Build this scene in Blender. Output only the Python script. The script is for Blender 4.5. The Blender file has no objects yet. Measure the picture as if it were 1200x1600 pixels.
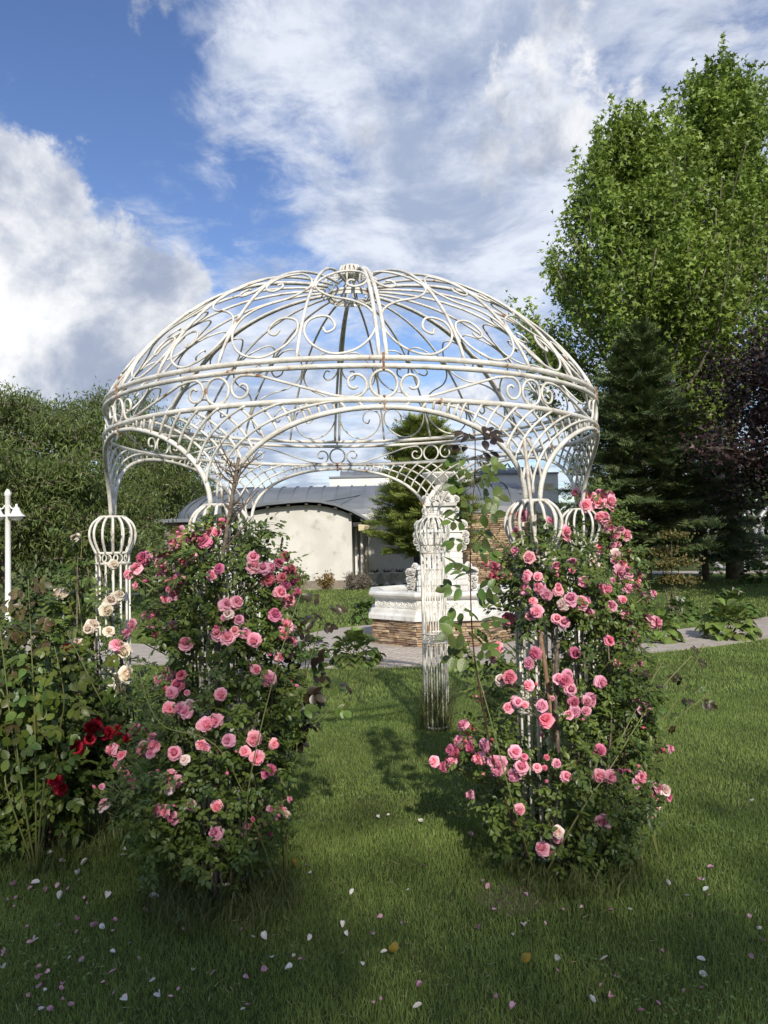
import bpy, math, random
import numpy as np
from mathutils import Vector, Matrix, Euler

rng = np.random.default_rng(11)
random.seed(11)
scene = bpy.context.scene
COL = scene.collection
PI = math.pi
rad = math.radians

# ------------------------------------------------------------------ camera
F = 1220.6; PITCH = 0.0354; ROLL = 0.0206; EYE = 1.64
cp, sp, cr, sr = math.cos(PITCH), math.sin(PITCH), math.cos(ROLL), math.sin(ROLL)
FWD = Vector((0, cp, sp)); UP0 = Vector((0, -sp, cp)); R0V = Vector((1, 0, 0))
RIGHT = cr * R0V - sr * UP0
UPV = sr * R0V + cr * UP0
EYEP = Vector((0, 0, EYE))
cam_d = bpy.data.cameras.new('camera'); cam = bpy.data.objects.new('camera', cam_d); COL.objects.link(cam)
cam_d.sensor_fit = 'HORIZONTAL'; cam_d.sensor_width = 36.0; cam_d.lens = 36.0 * F / 1200.0
cam_d.clip_start = 0.05; cam_d.clip_end = 2000
M = Matrix((RIGHT, UPV, -FWD)).transposed().to_4x4(); M.translation = EYEP
cam.matrix_world = M
scene.camera = cam

# ------------------------------------------------------------------ sky, sun, exposure
SUN_EL, SUN_AZ = rad(33), rad(9)          # sun behind the viewer, a little to the right
w = bpy.data.worlds.new('World'); scene.world = w; w.use_nodes = True
nt = w.node_tree; nt.nodes.clear()
def N(t, **k):
    n = nt.nodes.new(t)
    for a, b in k.items(): setattr(n, a, b)
    return n
def L(a, b): nt.links.new(a, b)
def mathn(op, a, b=None, c=None, clamp=False):
    n = N('ShaderNodeMath', operation=op, use_clamp=clamp)
    for i, v in enumerate((a, b, c)):
        if v is None: continue
        if isinstance(v, (int, float)): n.inputs[i].default_value = v
        else: L(v, n.inputs[i])
    return n.outputs[0]
out = N('ShaderNodeOutputWorld'); bg = N('ShaderNodeBackground'); L(bg.outputs[0], out.inputs[0])
sky = N('ShaderNodeTexSky', sky_type='NISHITA'); sky.sun_disc = False
sky.sun_elevation = SUN_EL; sky.sun_rotation = PI - SUN_AZ
sky.air_density = 1.0; sky.dust_density = 0.6; sky.ozone_density = 2.4
SKY_STRENGTH = 0.15
bg.inputs['Strength'].default_value = SKY_STRENGTH
tc = N('ShaderNodeTexCoord')
nrm = N('ShaderNodeVectorMath', operation='NORMALIZE'); L(tc.outputs['Generated'], nrm.inputs[0])
sep = N('ShaderNodeSeparateXYZ'); L(nrm.outputs[0], sep.inputs[0])
zz = mathn('ADD', mathn('MAXIMUM', sep.outputs[2], 0.0), 0.16)
comb = N('ShaderNodeCombineXYZ')
L(mathn('DIVIDE', sep.outputs[0], zz), comb.inputs[0]); L(mathn('DIVIDE', sep.outputs[1], zz), comb.inputs[1])
def noise(scale, detail, rough, off, dist=0.0, vec=None):
    a = N('ShaderNodeVectorMath', operation='ADD'); L(vec or comb.outputs[0], a.inputs[0]); a.inputs[1].default_value = off
    n = N('ShaderNodeTexNoise'); n.inputs['Scale'].default_value = scale; n.inputs['Detail'].default_value = detail
    n.inputs['Roughness'].default_value = rough; n.inputs['Distortion'].default_value = dist
    L(a.outputs[0], n.inputs['Vector']); return n.outputs['Fac']
def dir_of(px, py):
    return (FWD * F + RIGHT * (px - 600) - UPV * (py - 800)).normalized()
def blob(px, py, r, wt):
    d = N('ShaderNodeVectorMath', operation='DISTANCE'); L(nrm.outputs[0], d.inputs[0]); d.inputs[1].default_value = dir_of(px, py)
    m = N('ShaderNodeMapRange', interpolation_type='SMOOTHSTEP'); L(d.outputs['Value'], m.inputs['Value'])
    m.inputs['From Min'].default_value = 0; m.inputs['From Max'].default_value = r
    m.inputs['To Min'].default_value = wt; m.inputs['To Max'].default_value = 0
    return m.outputs[0]
def ramp(v, lo, hi):
    m = N('ShaderNodeMapRange', interpolation_type='SMOOTHSTEP'); L(v, m.inputs['Value'])
    m.inputs['From Min'].default_value = lo; m.inputs['From Max'].default_value = hi
    return m.outputs[0]
# high rippled layer
n1 = noise(2.0, 10, 0.64, (3.1, 0.4, 0.0), 0.45)
n2 = noise(7.5, 7, 0.62, (1.7, 5.2, 0.0), 0.5)
layer = mathn('ADD', mathn('MULTIPLY', n1, 0.6), mathn('MULTIPLY', n2, 0.4))
for b in ((600, 170, .34, .10), (980, 180, .45, .13), (620, 330, .16, .05), (250, 640, .30, .12), (90, 50, .20, -.14), (560, 30, .07, -.07), (760, 330, .12, .05),
          (190, 230, .10, -.05), (420, 400, .15, -.09), (640, 680, .35, .13), (560, 520, .14, -.10), (700, 560, .12, -.08)):
    layer = mathn('ADD', layer, blob(*b))
mask1 = ramp(layer, 0.42, 0.64)
# low heaped bank on the left
n3 = noise(6.5, 12, 0.64, (7.3, 2.2, 1.0), 0.15, nrm.outputs[0])
cum = n3
for b in ((-40, 440, .32, .26), (150, 480, .17, .15), (30, 255, .13, .19), (290, 430, .09, .13), (60, 90, .15, -.28), (320, 280, .14, -.20)):
    cum = mathn('ADD', cum, blob(*b))
mask2 = ramp(cum, 0.575, 0.68)
shade1 = ramp(noise(3.2, 9, 0.62, (9.1, 1.3, 0.0), 0.3), 0.36, 0.62)
shade2 = ramp(noise(4.2, 8, 0.62, (2.3, 8.1, 3.0), 0.2, nrm.outputs[0]), 0.38, 0.62)
def mixc(f, a, b):
    m = N('ShaderNodeMix', data_type='RGBA'); m.clamp_factor = True
    L(f, m.inputs['Factor'])
    for v, s in ((a, m.inputs[6]), (b, m.inputs[7])):
        if isinstance(v, tuple): s.default_value = (*v, 1)
        else: L(v, s)
    return m.outputs[2]
K = 1.0 / SKY_STRENGTH
c1 = mixc(shade1, tuple(K * v for v in (.27, .32, .43)), tuple(K * v for v in (.58, .61, .67)))
c2 = mixc(shade2, tuple(K * v for v in (.25, .29, .38)), tuple(K * v for v in (.70, .70, .70)))
hs = N('ShaderNodeHueSaturation'); hs.inputs['Saturation'].default_value = 1.12; hs.inputs['Value'].default_value = 0.66; hs.inputs['Hue'].default_value = 0.512; L(sky.outputs[0], hs.inputs['Color'])
col = mixc(mathn('MULTIPLY', mask1, 0.92), hs.outputs[0], c1)
col = mixc(mathn('MULTIPLY', mask2, 0.95), col, c2)
L(col, bg.inputs['Color'])

SUN_DIR = Vector((-math.sin(SUN_AZ) * math.cos(SUN_EL), math.cos(SUN_AZ) * math.cos(SUN_EL), -math.sin(SUN_EL)))  # travel of light
sd = bpy.data.lights.new('sun', 'SUN'); sd.energy = 3.1; sd.angle = rad(0.8); sd.color = (1.0, 0.93, 0.82)
sun = bpy.data.objects.new('sun', sd); COL.objects.link(sun)
sun.rotation_euler = SUN_DIR.to_track_quat('-Z', 'Y').to_euler(); sun.location = (3, -15, 20)

vs = scene.view_settings
vs.view_transform = 'Standard'; vs.look = 'None'; vs.exposure = 0.60; vs.gamma = 1.0; vs.use_curve_mapping = False

# ------------------------------------------------------------------ helpers
def ray(px, py): return FWD * F + RIGHT * (px - 600) - UPV * (py - 800)
def P(px, py, Y):
    d = ray(px, py); return EYEP + d * (Y / d.y)
def G(px, py, z=0.0):
    d = ray(px, py); return EYEP + d * ((z - EYE) / d.z)
def tag(o, label=None, cat=None, group=None, kind=None):
    if label: o['label'] = label
    if cat: o['category'] = cat
    if group: o['group'] = group
    if kind: o['kind'] = kind
    return o
def empty(name, loc=(0, 0, 0), rz=0.0, label=None, cat=None, group=None):
    o = bpy.data.objects.new(name, None); COL.objects.link(o); o.location = loc; o.rotation_euler = (0, 0, rz)
    o.empty_display_size = 0.1
    return tag(o, label, cat, group)
def link(name, me, parent=None, mat=None):
    o = bpy.data.objects.new(name, me); COL.objects.link(o)
    if parent is not None: o.parent = parent
    if mat is not None and len(me.materials) == 0: me.materials.append(mat)
    return o
def mesh_tris(name, V, T, smooth=True, attr=None):
    V = np.ascontiguousarray(V, dtype=np.float32); T = np.ascontiguousarray(T, dtype=np.int32)
    me = bpy.data.meshes.new(name)
    me.vertices.add(len(V)); me.vertices.foreach_set('co', V.ravel())
    me.loops.add(T.size); me.loops.foreach_set('vertex_index', T.ravel())
    me.polygons.add(len(T)); me.polygons.foreach_set('loop_start', np.arange(0, T.size, T.shape[1], dtype=np.int32))
    me.polygons.foreach_set('use_smooth', np.full(len(T), smooth))
    if attr is not None:
        for k, v in attr.items():
            a = me.attributes.new(k, 'FLOAT', 'POINT'); a.data.foreach_set('value', np.ascontiguousarray(v, dtype=np.float32))
    me.update(calc_edges=True)
    return me
class MB:
    """collects faces for one mesh"""
    def __init__(s): s.v = []; s.f = []
    def add(s, vs, fs):
        o = len(s.v); s.v += [tuple(v) for v in vs]; s.f += [tuple(i + o for i in f) for f in fs]; return s
    def box(s, a, b, mtx=None):
        x0, y0, z0 = a; x1, y1, z1 = b
        vs = [Vector(v) for v in ((x0, y0, z0), (x1, y0, z0), (x1, y1, z0), (x0, y1, z0), (x0, y0, z1), (x1, y0, z1), (x1, y1, z1), (x0, y1, z1))]
        if mtx is not None: vs = [mtx @ v for v in vs]
        return s.add(vs, [(0, 3, 2, 1), (4, 5, 6, 7), (0, 1, 5, 4), (1, 2, 6, 5), (2, 3, 7, 6), (3, 0, 4, 7)])
    def tube(s, pts, r, sides=6, closed=False, cap=True):
        pts = [Vector(p) for p in pts]; n = len(pts)
        rr = r if hasattr(r, '__len__') else [r] * n
        o = len(s.v); prev = None
        for i, p in enumerate(pts):
            if closed: t = pts[(i + 1) % n] - pts[i - 1]
            else: t = pts[min(i + 1, n - 1)] - pts[max(i - 1, 0)]
            if t.length < 1e-9: t = Vector((0, 0, 1))
            t.normalize()
            if prev is None:
                a = Vector((0, 0, 1)) if abs(t.z) < .9 else Vector((1, 0, 0))
                u = t.cross(a).normalized()
            else:
                u = (prev - t * prev.dot(t))
                u = u.normalized() if u.length > 1e-6 else t.orthogonal().normalized()
            prev = u; v = t.cross(u)
            for k in range(sides):
                a = 2 * PI * k / sides
                q = p + (u * math.cos(a) + v * math.sin(a)) * rr[i]
                s.v.append((q.x, q.y, q.z))
        m = n if closed else n - 1
        for i in range(m):
            for k in range(sides):
                a = o + i * sides + k; b = o + i * sides + (k + 1) % sides
                c = o + ((i + 1) % n) * sides + (k + 1) % sides; d = o + ((i + 1) % n) * sides + k
                s.f.append((a, b, c, d))
        if cap and not closed:
            s.f.append(tuple(o + k for k in reversed(range(sides)))); s.f.append(tuple(o + (n - 1) * sides + k for k in range(sides)))
        return s
    def lathe(s, prof, seg=24, rot=0.0, c=(0, 0, 0)):
        o = len(s.v)
        for r, z in prof:
            for k in range(seg):
                a = 2 * PI * k / seg + rot
                s.v.append((c[0] + r * math.cos(a), c[1] + r * math.sin(a), c[2] + z))
        for i in range(len(prof) - 1):
            for k in range(seg):
                a = o + i * seg + k; b = o + i * seg + (k + 1) % seg
                s.f.append((a, b, b + seg, a + seg))
        return s
    def mesh(s, name, mat, smooth=False):
        me = bpy.data.meshes.new(name); me.from_pydata(s.v, [], s.f)
        me.polygons.foreach_set('use_smooth', [smooth] * len(me.polygons)); me.update()
        if mat: me.materials.append(mat)
        return me
    def build(s, name, mat, parent=None, smooth=False):
        return link(name, s.mesh(name, mat, smooth), parent)
def catmull(pts, n=8, closed=False):
    pts = [np.array(p, float) for p in pts]; out = []
    m = len(pts)
    for i in range(m if closed else m - 1):
        p0 = pts[i - 1] if (closed or i > 0) else pts[0]; p1 = pts[i]; p2 = pts[(i + 1) % m]
        p3 = pts[(i + 2) % m] if (closed or i + 2 < m) else pts[-1]
        for k in range(n):
            t = k / n
            out.append(.5 * ((2 * p1) + (-p0 + p2) * t + (2 * p0 - 5 * p1 + 4 * p2 - p3) * t * t + (-p0 + 3 * p1 - 3 * p2 + p3) * t ** 3))
    if not closed: out.append(pts[-1])
    return out

# ------------------------------------------------------------------ materials
def pm(name, c1, c2=None, scale=4.0, rough=0.6, bump=0.0, bscale=40.0, transl=0.0, attr=None, objrand=0.0, spec=0.5, metal=0.0,
       lo=.38, hi=.62, c3=None, c3scale=20, c3lo=.6, c3hi=.7, coat=0.0, detail=5, tcol=None, local=False):
    m = bpy.data.materials.new(name); m.use_nodes = True
    t = m.node_tree; t.nodes.clear()
    def n_(k): return t.nodes.new(k)
    o = n_('ShaderNodeOutputMaterial'); b = n_('ShaderNodeBsdfPrincipled')
    b.inputs['Roughness'].default_value = rough; b.inputs['Metallic'].default_value = metal
    b.inputs['Specular IOR Level'].default_value = spec; b.inputs['Coat Weight'].default_value = coat
    if local: g = n_('ShaderNodeTexCoord'); pos = g.outputs['Object']
    else: g = n_('ShaderNodeNewGeometry'); pos = g.outputs['Position']
    def nz(sc, det=detail):
        x = n_('ShaderNodeTexNoise'); x.inputs['Scale'].default_value = sc; x.inputs['Detail'].default_value = det
        x.inputs['Roughness'].default_value = .6
        t.links.new(pos, x.inputs['Vector']); return x.outputs['Fac']
    def rmp(v, a, c):
        x = n_('ShaderNodeMapRange'); x.interpolation_type = 'SMOOTHSTEP'; t.links.new(v, x.inputs['Value'])
        x.inputs['From Min'].default_value = a; x.inputs['From Max'].default_value = c; return x.outputs[0]
    def mx(f, a, c):
        x = n_('ShaderNodeMix'); x.data_type = 'RGBA'; t.links.new(f, x.inputs['Factor'])
        for v, s in ((a, x.inputs[6]), (c, x.inputs[7])):
            if isinstance(v, tuple): s.default_value = (*v, 1)
            else: t.links.new(v, s)
        return x.outputs[2]
    c2 = c2 or c1
    if attr:
        at = n_('ShaderNodeAttribute'); at.attribute_name = attr; fac = at.outputs['Fac']
    else: fac = rmp(nz(scale), lo, hi)
    col = mx(fac, c1, c2)
    if attr and scale:
        big = rmp(nz(scale), .3, .7)
        h = n_('ShaderNodeHueSaturation'); t.links.new(col, h.inputs['Color'])
        x = n_('ShaderNodeMapRange'); t.links.new(big, x.inputs['Value']); x.inputs['To Min'].default_value = .78; x.inputs['To Max'].default_value = 1.22
        t.links.new(x.outputs[0], h.inputs['Value']); col = h.outputs[0]
    if c3: col = mx(rmp(nz(c3scale, 7), c3lo, c3hi), col, c3)
    if objrand:
        oi = n_('ShaderNodeObjectInfo'); h = n_('ShaderNodeHueSaturation'); t.links.new(col, h.inputs['Color'])
        x = n_('ShaderNodeMapRange'); t.links.new(oi.outputs['Random'], x.inputs['Value'])
        x.inputs['To Min'].default_value = 1 - objrand; x.inputs['To Max'].default_value = 1 + objrand
        t.links.new(x.outputs[0], h.inputs['Value'])
        y = n_('ShaderNodeMath'); y.operation = 'MULTIPLY_ADD'; t.links.new(oi.outputs['Random'], y.inputs[0])
        y.inputs[1].default_value = .03; y.inputs[2].default_value = .485; t.links.new(y.outputs[0], h.inputs['Hue'])
        col = h.outputs[0]
    t.links.new(col, b.inputs['Base Color'])
    if bump:
        bp = n_('ShaderNodeBump'); bp.inputs['Strength'].default_value = bump; bp.inputs['Distance'].default_value = .02
        t.links.new(nz(bscale, 6), bp.inputs['Height']); t.links.new(bp.outputs[0], b.inputs['Normal'])
    sh = b.outputs[0]
    if transl:
        tr = n_('ShaderNodeBsdfTranslucent')
        if tcol: tr.inputs['Color'].default_value = (*tcol, 1)
        else: t.links.new(col, tr.inputs['Color'])
        ms = n_('ShaderNodeMixShader'); ms.inputs[0].default_value = transl
        t.links.new(sh, ms.inputs[1]); t.links.new(tr.outputs[0], ms.inputs[2]); sh = ms.outputs[0]
    t.links.new(sh, o.inputs['Surface'])
    return m
MT = {}
MT['paint'] = pm('white_paint', (.75, .73, .67), (.58, .55, .48), 11, .48, .25, 70, c3=(.26, .11, .045), c3scale=11, c3lo=.615, c3hi=.70)
MT['paint_rusty'] = pm('rusty_paint', (.70, .67, .60), (.5, .42, .33), 14, .55, .2, 60, c3=(.22, .085, .03), c3scale=14, c3lo=.58, c3hi=.66)
MT['rust'] = pm('rust', (.20, .075, .03), (.42, .30, .20), 60, .8)
MT['grass_soil'] = pm('lawn_soil', (.06, .075, .024), (.085, .105, .036), 1.1, .95, .9, 55, c3=(.06, .055, .025), c3scale=2.5, c3lo=.58, c3hi=.75, spec=.1)
MT['blade'] = pm('grass_blade', (.13, .205, .045), (.32, .40, .115), .9, .5, transl=.4, attr='rnd', spec=.3, c3=(.31, .29, .13), c3scale=3.2, c3lo=.60, c3hi=.82)
MT['longgrass'] = pm('long_grass', (.06, .10, .025), (.19, .20, .08), 1.3, .5, transl=.3, attr='rnd', spec=.3)
MT['roseleaf'] = pm('rose_leaf', (.055, .10, .02), (.165, .22, .047), 3, .38, transl=.28, attr='rnd', spec=.5)
MT['roseleaf_young'] = pm('rose_leaf_young', (.075, .125, .022), (.15, .19, .035), 3, .42, transl=.32, attr='rnd')
MT['leafpart'] = pm('rose_leaf_large', (.065, .115, .022), (.12, .165, .034), 9, .34, objrand=.4, transl=.22, bump=.15, bscale=120)
MT['leafyellow'] = pm('rose_leaf_pale', (.12, .165, .025), (.17, .20, .035), 9, .4, objrand=.3, transl=.35)
MT['leafdark'] = pm('rose_leaf_bronze', (.028, .018, .012), (.055, .04, .018), 9, .34, objrand=.4, transl=.15)
MT['leafbronze'] = pm('rose_leaf_copper', (.12, .065, .03), (.10, .10, .03), 12, .4, objrand=.3, transl=.3)
MT['cane_green'] = pm('green_cane', (.13, .17, .045), (.17, .15, .06), 20, .5)
MT['cane_red'] = pm('red_cane', (.055, .02, .02), (.09, .04, .03), 20, .5)
MT['twig'] = pm('dry_twig', (.10, .075, .055), (.19, .15, .11), 30, .9, .4, 80)
MT['stake'] = pm('wooden_stake', (.30, .19, .11), (.20, .12, .07), 30, .8, .3, 80)
MT['bark'] = pm('bark', (.10, .075, .05), (.19, .155, .11), 8, .95, .8, 25)
MT['bark_pale'] = pm('plane_bark', (.10, .085, .055), (.19, .17, .12), 5, .9, .5, 20)
MT['pink'] = pm('pink_petal', (.82, .19, .32), (.91, .52, .61), 5, .55, transl=.25, attr='edge', objrand=.14, spec=.25)
MT['deep'] = pm('deep_pink_petal', (.60, .08, .18), (.76, .27, .38), 5, .55, transl=.25, attr='edge', objrand=.14, spec=.25)
MT['pale'] = pm('faded_petal', (.80, .50, .46), (.86, .74, .70), 5, .6, transl=.2, attr='edge', objrand=.1, spec=.2)
MT['straw'] = pm('dry_thatch', (.26, .21, .11), (.36, .30, .17), 1.3, .8, attr='rnd')
MT['clover'] = pm('clover_leaf', (.10, .18, .04), (.17, .26, .07), 1.3, .5, transl=.3, attr='rnd')
MT['cream'] = pm('cream_petal', (.78, .60, .42), (.86, .82, .72), 5, .55, transl=.25, attr='edge', objrand=.08, spec=.25)
MT['red'] = pm('red_petal', (.30, .006, .022), (.46, .015, .04), 5, .5, transl=.2, attr='edge', spec=.25)
MT['petalw'] = pm('white_fallen_petal', (.80, .78, .74), (.72, .62, .58), 30, .6, transl=.2)
MT['petalp'] = pm('pink_fallen_petal', (.66, .42, .48), (.50, .24, .33), 30, .6, transl=.2, objrand=.2)
MT['leafy'] = pm('yellow_fallen_leaf', (.42, .30, .05), (.30, .22, .06), 40, .6, transl=.2)
MT['plane'] = pm('plane_leaf', (.095, .165, .022), (.27, .36, .06), .5, .45, transl=.34, attr='rnd')
MT['willow'] = pm('willow_leaf', (.058, .095, .02), (.17, .22, .055), .5, .5, transl=.3, attr='rnd')
MT['spruce'] = pm('spruce_needle', (.045, .078, .024), (.125, .165, .055), .8, .6, transl=.1, attr='rnd')
MT['larch'] = pm('soft_needle', (.11, .16, .03), (.28, .32, .075), .8, .6, transl=.3, attr='rnd')
MT['maple'] = pm('purple_leaf', (.018, .009, .010), (.05, .021, .021), .6, .5, transl=.15, attr='rnd')
MT['hedge'] = pm('hedge_leaf', (.03, .05, .014), (.07, .1, .025), .6, .5, transl=.25, attr='rnd')
MT['azalea'] = pm('azalea_leaf', (.07, .095, .02), (.17, .12, .035), 3, .5, transl=.25, attr='rnd')
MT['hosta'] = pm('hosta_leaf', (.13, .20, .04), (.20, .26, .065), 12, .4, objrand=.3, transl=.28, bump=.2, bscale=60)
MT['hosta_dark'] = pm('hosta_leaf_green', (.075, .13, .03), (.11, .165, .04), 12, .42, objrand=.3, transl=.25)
MT['lavender'] = pm('grey_shrub_leaf', (.12, .10, .075), (.22, .19, .15), 3, .8, transl=.15, attr='rnd')
MT['copper'] = pm('copper_shrub_leaf', (.16, .12, .04), (.26, .17, .06), 3, .6, transl=.25, attr='rnd')
MT['marble'] = pm('white_stone', (.72, .71, .67), (.58, .56, .51), 3.5, .6, .25, 45, c3=(.30, .275, .23), c3scale=9, c3lo=.58, c3hi=.74)
MT['water'] = pm('pool_water', (.03, .07, .09), (.04, .09, .11), 3, .06, .2, 6)
MT['stone'] = pm('ledge_stone', (.30, .19, .11), (.42, .32, .22), 9, .85, .6, 50, objrand=.42)
MT['mortar'] = pm('mortar', (.06, .05, .04), None, 9, .95)
MT['paver'] = pm('paver', (.45, .40, .34), (.37, .325, .28), 9, .85, .3, 60, objrand=.1)
MT['path'] = pm('path', (.43, .38, .325), (.35, .31, .265), 5, .9, .3, 60)
MT['plaster'] = pm('plaster', (.62, .605, .56), (.54, .525, .48), 1.1, .85, .15, 12, c3=(.36, .335, .29), c3scale=2.6, c3lo=.54, c3hi=.78)
MT['plinth'] = pm('plinth', (.26, .21, .17), (.20, .17, .14), 3, .9, .3, 30)
MT['metal_roof'] = pm('zinc_roof', (.13, .145, .165), (.165, .18, .20), .9, .55, .06, 8, metal=.1, objrand=.1)
MT['dark'] = pm('dark_timber', (.035, .03, .027), (.05, .042, .036), 8, .8)
MT['timber'] = pm('cream_fascia', (.62, .52, .33), (.55, .46, .30), 5, .7)
MT['white_wall'] = pm('white_render', (.70, .69, .66), (.64, .63, .60), 1, .8)
MT['brick'] = pm('red_brick', (.20, .10, .065), (.15, .075, .05), 12, .9, .3, 50, objrand=.3)
MT['lamp_white'] = pm('lamp_paint', (.80, .79, .76), (.74, .73, .70), 5, .35)
MT['lamp_glass'] = pm('lamp_glass', (.70, .70, .68), None, 5, .25)
MT['hoop'] = pm('grey_hoop', (.42, .42, .43), (.34, .34, .35), 4, .4, metal=.2)
MT['soil'] = pm('bare_soil', (.11, .075, .05), (.07, .05, .035), 14, .95, .8, 50)
MT['pot'] = pm('pot_soil', (.03, .035, .02), (.05, .055, .03), 20, .9)
MT['cable'] = pm('cable', (.03, .03, .03), None, 4, .6)
# ------------------------------------------------------------------ ground and path
FX, FY = P(690, 930, 12.9).x, 12.9
def path_near(x): return 10.05 + .058 * x * x
def path_far(x):
    b = path_near(x) + 1.9; d = 2.5 ** 2 - (x - FX) ** 2
    return max(b, FY + math.sqrt(d)) if d > 0 else b
def on_path(x, y): return path_near(x) < y < path_far(x)
g = MB(); g.add([(-600, -300, 0), (600, -300, 0), (600, 900, 0), (-600, 900, 0)], [(0, 1, 2, 3)])
lawn = g.build('lawn', MT['grass_soil']); tag(lawn, kind='structure')
g = MB(); xs = np.linspace(-14, 14, 113)
vs_ = []; fs_ = []
for i, x in enumerate(xs):
    vs_ += [(x, path_near(x), .012), (x, path_far(x), .012), (x, path_near(x), -.05), (x, path_far(x), -.05)]
    if i:
        a = 4 * (i - 1); b = 4 * i
        fs_ += [(a, b, b + 1, a + 1), (a, a + 2, b + 2, b), (a + 1, b + 1, b + 3, a + 3)]
g.add(vs_, fs_); path = g.build('path', MT['path']); tag(path, kind='structure')
pav = []
for s in range(3):
    m = MB(); x1, y1 = .076, .056
    m.add([(-x1, -y1, 0), (x1, -y1, 0), (x1, y1, 0), (-x1, y1, 0), (-x1 + .006, -y1 + .006, .012 + s * .002), (x1 - .006, -y1 + .006, .013), (x1 - .006, y1 - .006, .012), (-x1 + .006, y1 - .006, .014)],
          [(4, 5, 6, 7), (0, 1, 5, 4), (1, 2, 6, 5), (2, 3, 7, 6), (3, 0, 4, 7)])
    pav.append(m.mesh('paver', MT['paver']))
for r in range(14):
    for c in range(14):
        x = -1.35 + c * .16 + (r % 2) * .08; y = 10.18 + r * .12
        if not on_path(x, y - .07): continue
        o = link('paver', random.choice(pav), path); o.location = (x, y, .012); o.rotation_euler = (0, 0, random.uniform(-.015, .015))
wp = MB(); wp.add([(-16, 24.6, .012), (-1, 26.2, .012), (-1, 27.2, .012), (-16, 26.2, .012)], [(0, 1, 2, 3)])
tag(wp.build('side_path', MT['path']), kind='structure')
rp = MB(); rp.add([(9, 33, .012), (24, 27.5, .012), (25, 29.5, .012), (9, 35.5, .012)], [(0, 1, 2, 3)])
tag(rp.build('far_path', MT['path']), kind='structure')

# ------------------------------------------------------------------ buildings behind
bld = empty('garden_building', (P(480, 918, 27.4).x, 27.4, 0), 0, 'low building with pale plaster gable and dark curved metal roof behind the arbour', 'building')
BO = Vector(bld.location)
def loc(v): return Vector(v) - BO
YB = 27.4
top_px = [(300, 832), (340, 815), (385, 800), (420, 794), (452, 791), (480, 789), (500, 790), (525, 795), (549, 804)]
m = MB(); pts = [P(x, y, YB) for x, y in top_px]
vv = []
for p in pts: vv += [loc((p.x, YB, 0.25)), loc((p.x, YB, p.z)), loc((p.x, YB + 2.5, 0.25)), loc((p.x, YB + 2.5, p.z))]
ff = []
for i in range(len(pts) - 1):
    a, b = 4 * i, 4 * i + 4
    ff += [(a, b, b + 1, a + 1), (a + 1, b + 1, b + 3, a + 3)]
e = 4 * (len(pts) - 1); ff += [(0, 1, 3, 2), (e, e + 2, e + 3, e + 1)]
m.add(vv, ff).build('gable_wall', MT['plaster'], bld)
m = MB().box(loc((pts[0].x - .05, YB - .06, 0)), loc((pts[-1].x + .04, YB + 2.5, .249))); m.build('plinth', MT['plinth'], bld)
# gable roof sheet with overhang
rpx = [(268, 846), (300, 829), (340, 811), (385, 796), (420, 790), (452, 787), (480, 785), (500, 786), (525, 791), (549, 800), (566, 809), (580, 817)]
rr = [P(x, y, YB) for x, y in rpx]
vv = []
for p in rr: vv += [loc((p.x, YB - .4, p.z)), loc((p.x, YB + 2.6, p.z)), loc((p.x, YB - .4, p.z + .09)), loc((p.x, YB + 2.6, p.z + .09))]
ff = []
for i in range(len(rr) - 1):
    a, b = 4 * i, 4 * i + 4
    ff += [(a, a + 1, b + 1, b), (a + 2, b + 2, b + 3, a + 3), (a, b, b + 2, a + 2)]
e = 4 * (len(rr) - 1); ff += [(0, 2, 3, 1), (e, e + 1, e + 3, e + 2)]
groof = MB().add(vv, ff).build('gable_roof', MT['metal_roof'], bld)
for i in range(3, 11):
    p = rr[i]; m = MB().box(loc((p.x - .05, YB - .33, p.z - .11)), loc((p.x + .05, YB, p.z - .005))); m.build('rafter', MT['dark'], groof)
p = P(560, 820, YB - .5); q = P(592, 828, YB - .5)
m = MB(); m.add([loc((p.x, YB - .5, q.z - .02)), loc((q.x, YB - .5, q.z + .08)), loc((q.x - .05, YB - .5, q.z + .15)), loc((p.x, YB - .5, p.z + .02)),
                 loc((p.x, YB - .42, q.z - .02)), loc((q.x, YB - .42, q.z + .08)), loc((q.x - .05, YB - .42, q.z + .15)), loc((p.x, YB - .42, p.z + .02))],
                [(0, 1, 2, 3), (4, 7, 6, 5), (0, 4, 5, 1), (1, 5, 6, 2), (2, 6, 7, 3), (3, 7, 4, 0)]); m.build('fascia', MT['timber'], bld)
m = MB().box(loc((rr[9].x + .05, YB - .3, rr[11].z - .12)), loc((p.x + .12, YB + 2.4, rr[11].z + .02))); m.build('eaves_beam', MT['dark'], bld)
# recess and downpipes
x0 = P(549, 850, YB).x; x1 = P(574, 850, 28.8).x
m = MB().box(loc((x0, 28.9, 0)), loc((x1, 29.1, 2.6))); m.build('recess_wall', MT['plaster'], bld)
for px in (556, 565):
    xx = P(px, 850, 28.2).x; MB().tube([loc((xx, 28.3, 0)), loc((xx, 28.3, 2.3))], .05, 8).build('downpipe', MT['lamp_white'], bld)
# cream wall behind the fountain
xa, xb = P(575, 850, 28.9).x, P(726, 850, 28.9).x
m = MB().box(loc((xa, 28.85, 0)), loc((xb, 29.2, 2.62))); m.build('rear_wall', MT['plaster'], bld)
xw0, xw1 = P(646, 850, 28.85).x, P(668, 850, 28.85).x
MB().box(loc((xw0, 28.8, .5)), loc((xw1, 28.84, 2.2))).build('dark_door', MT['dark'], bld)
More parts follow.
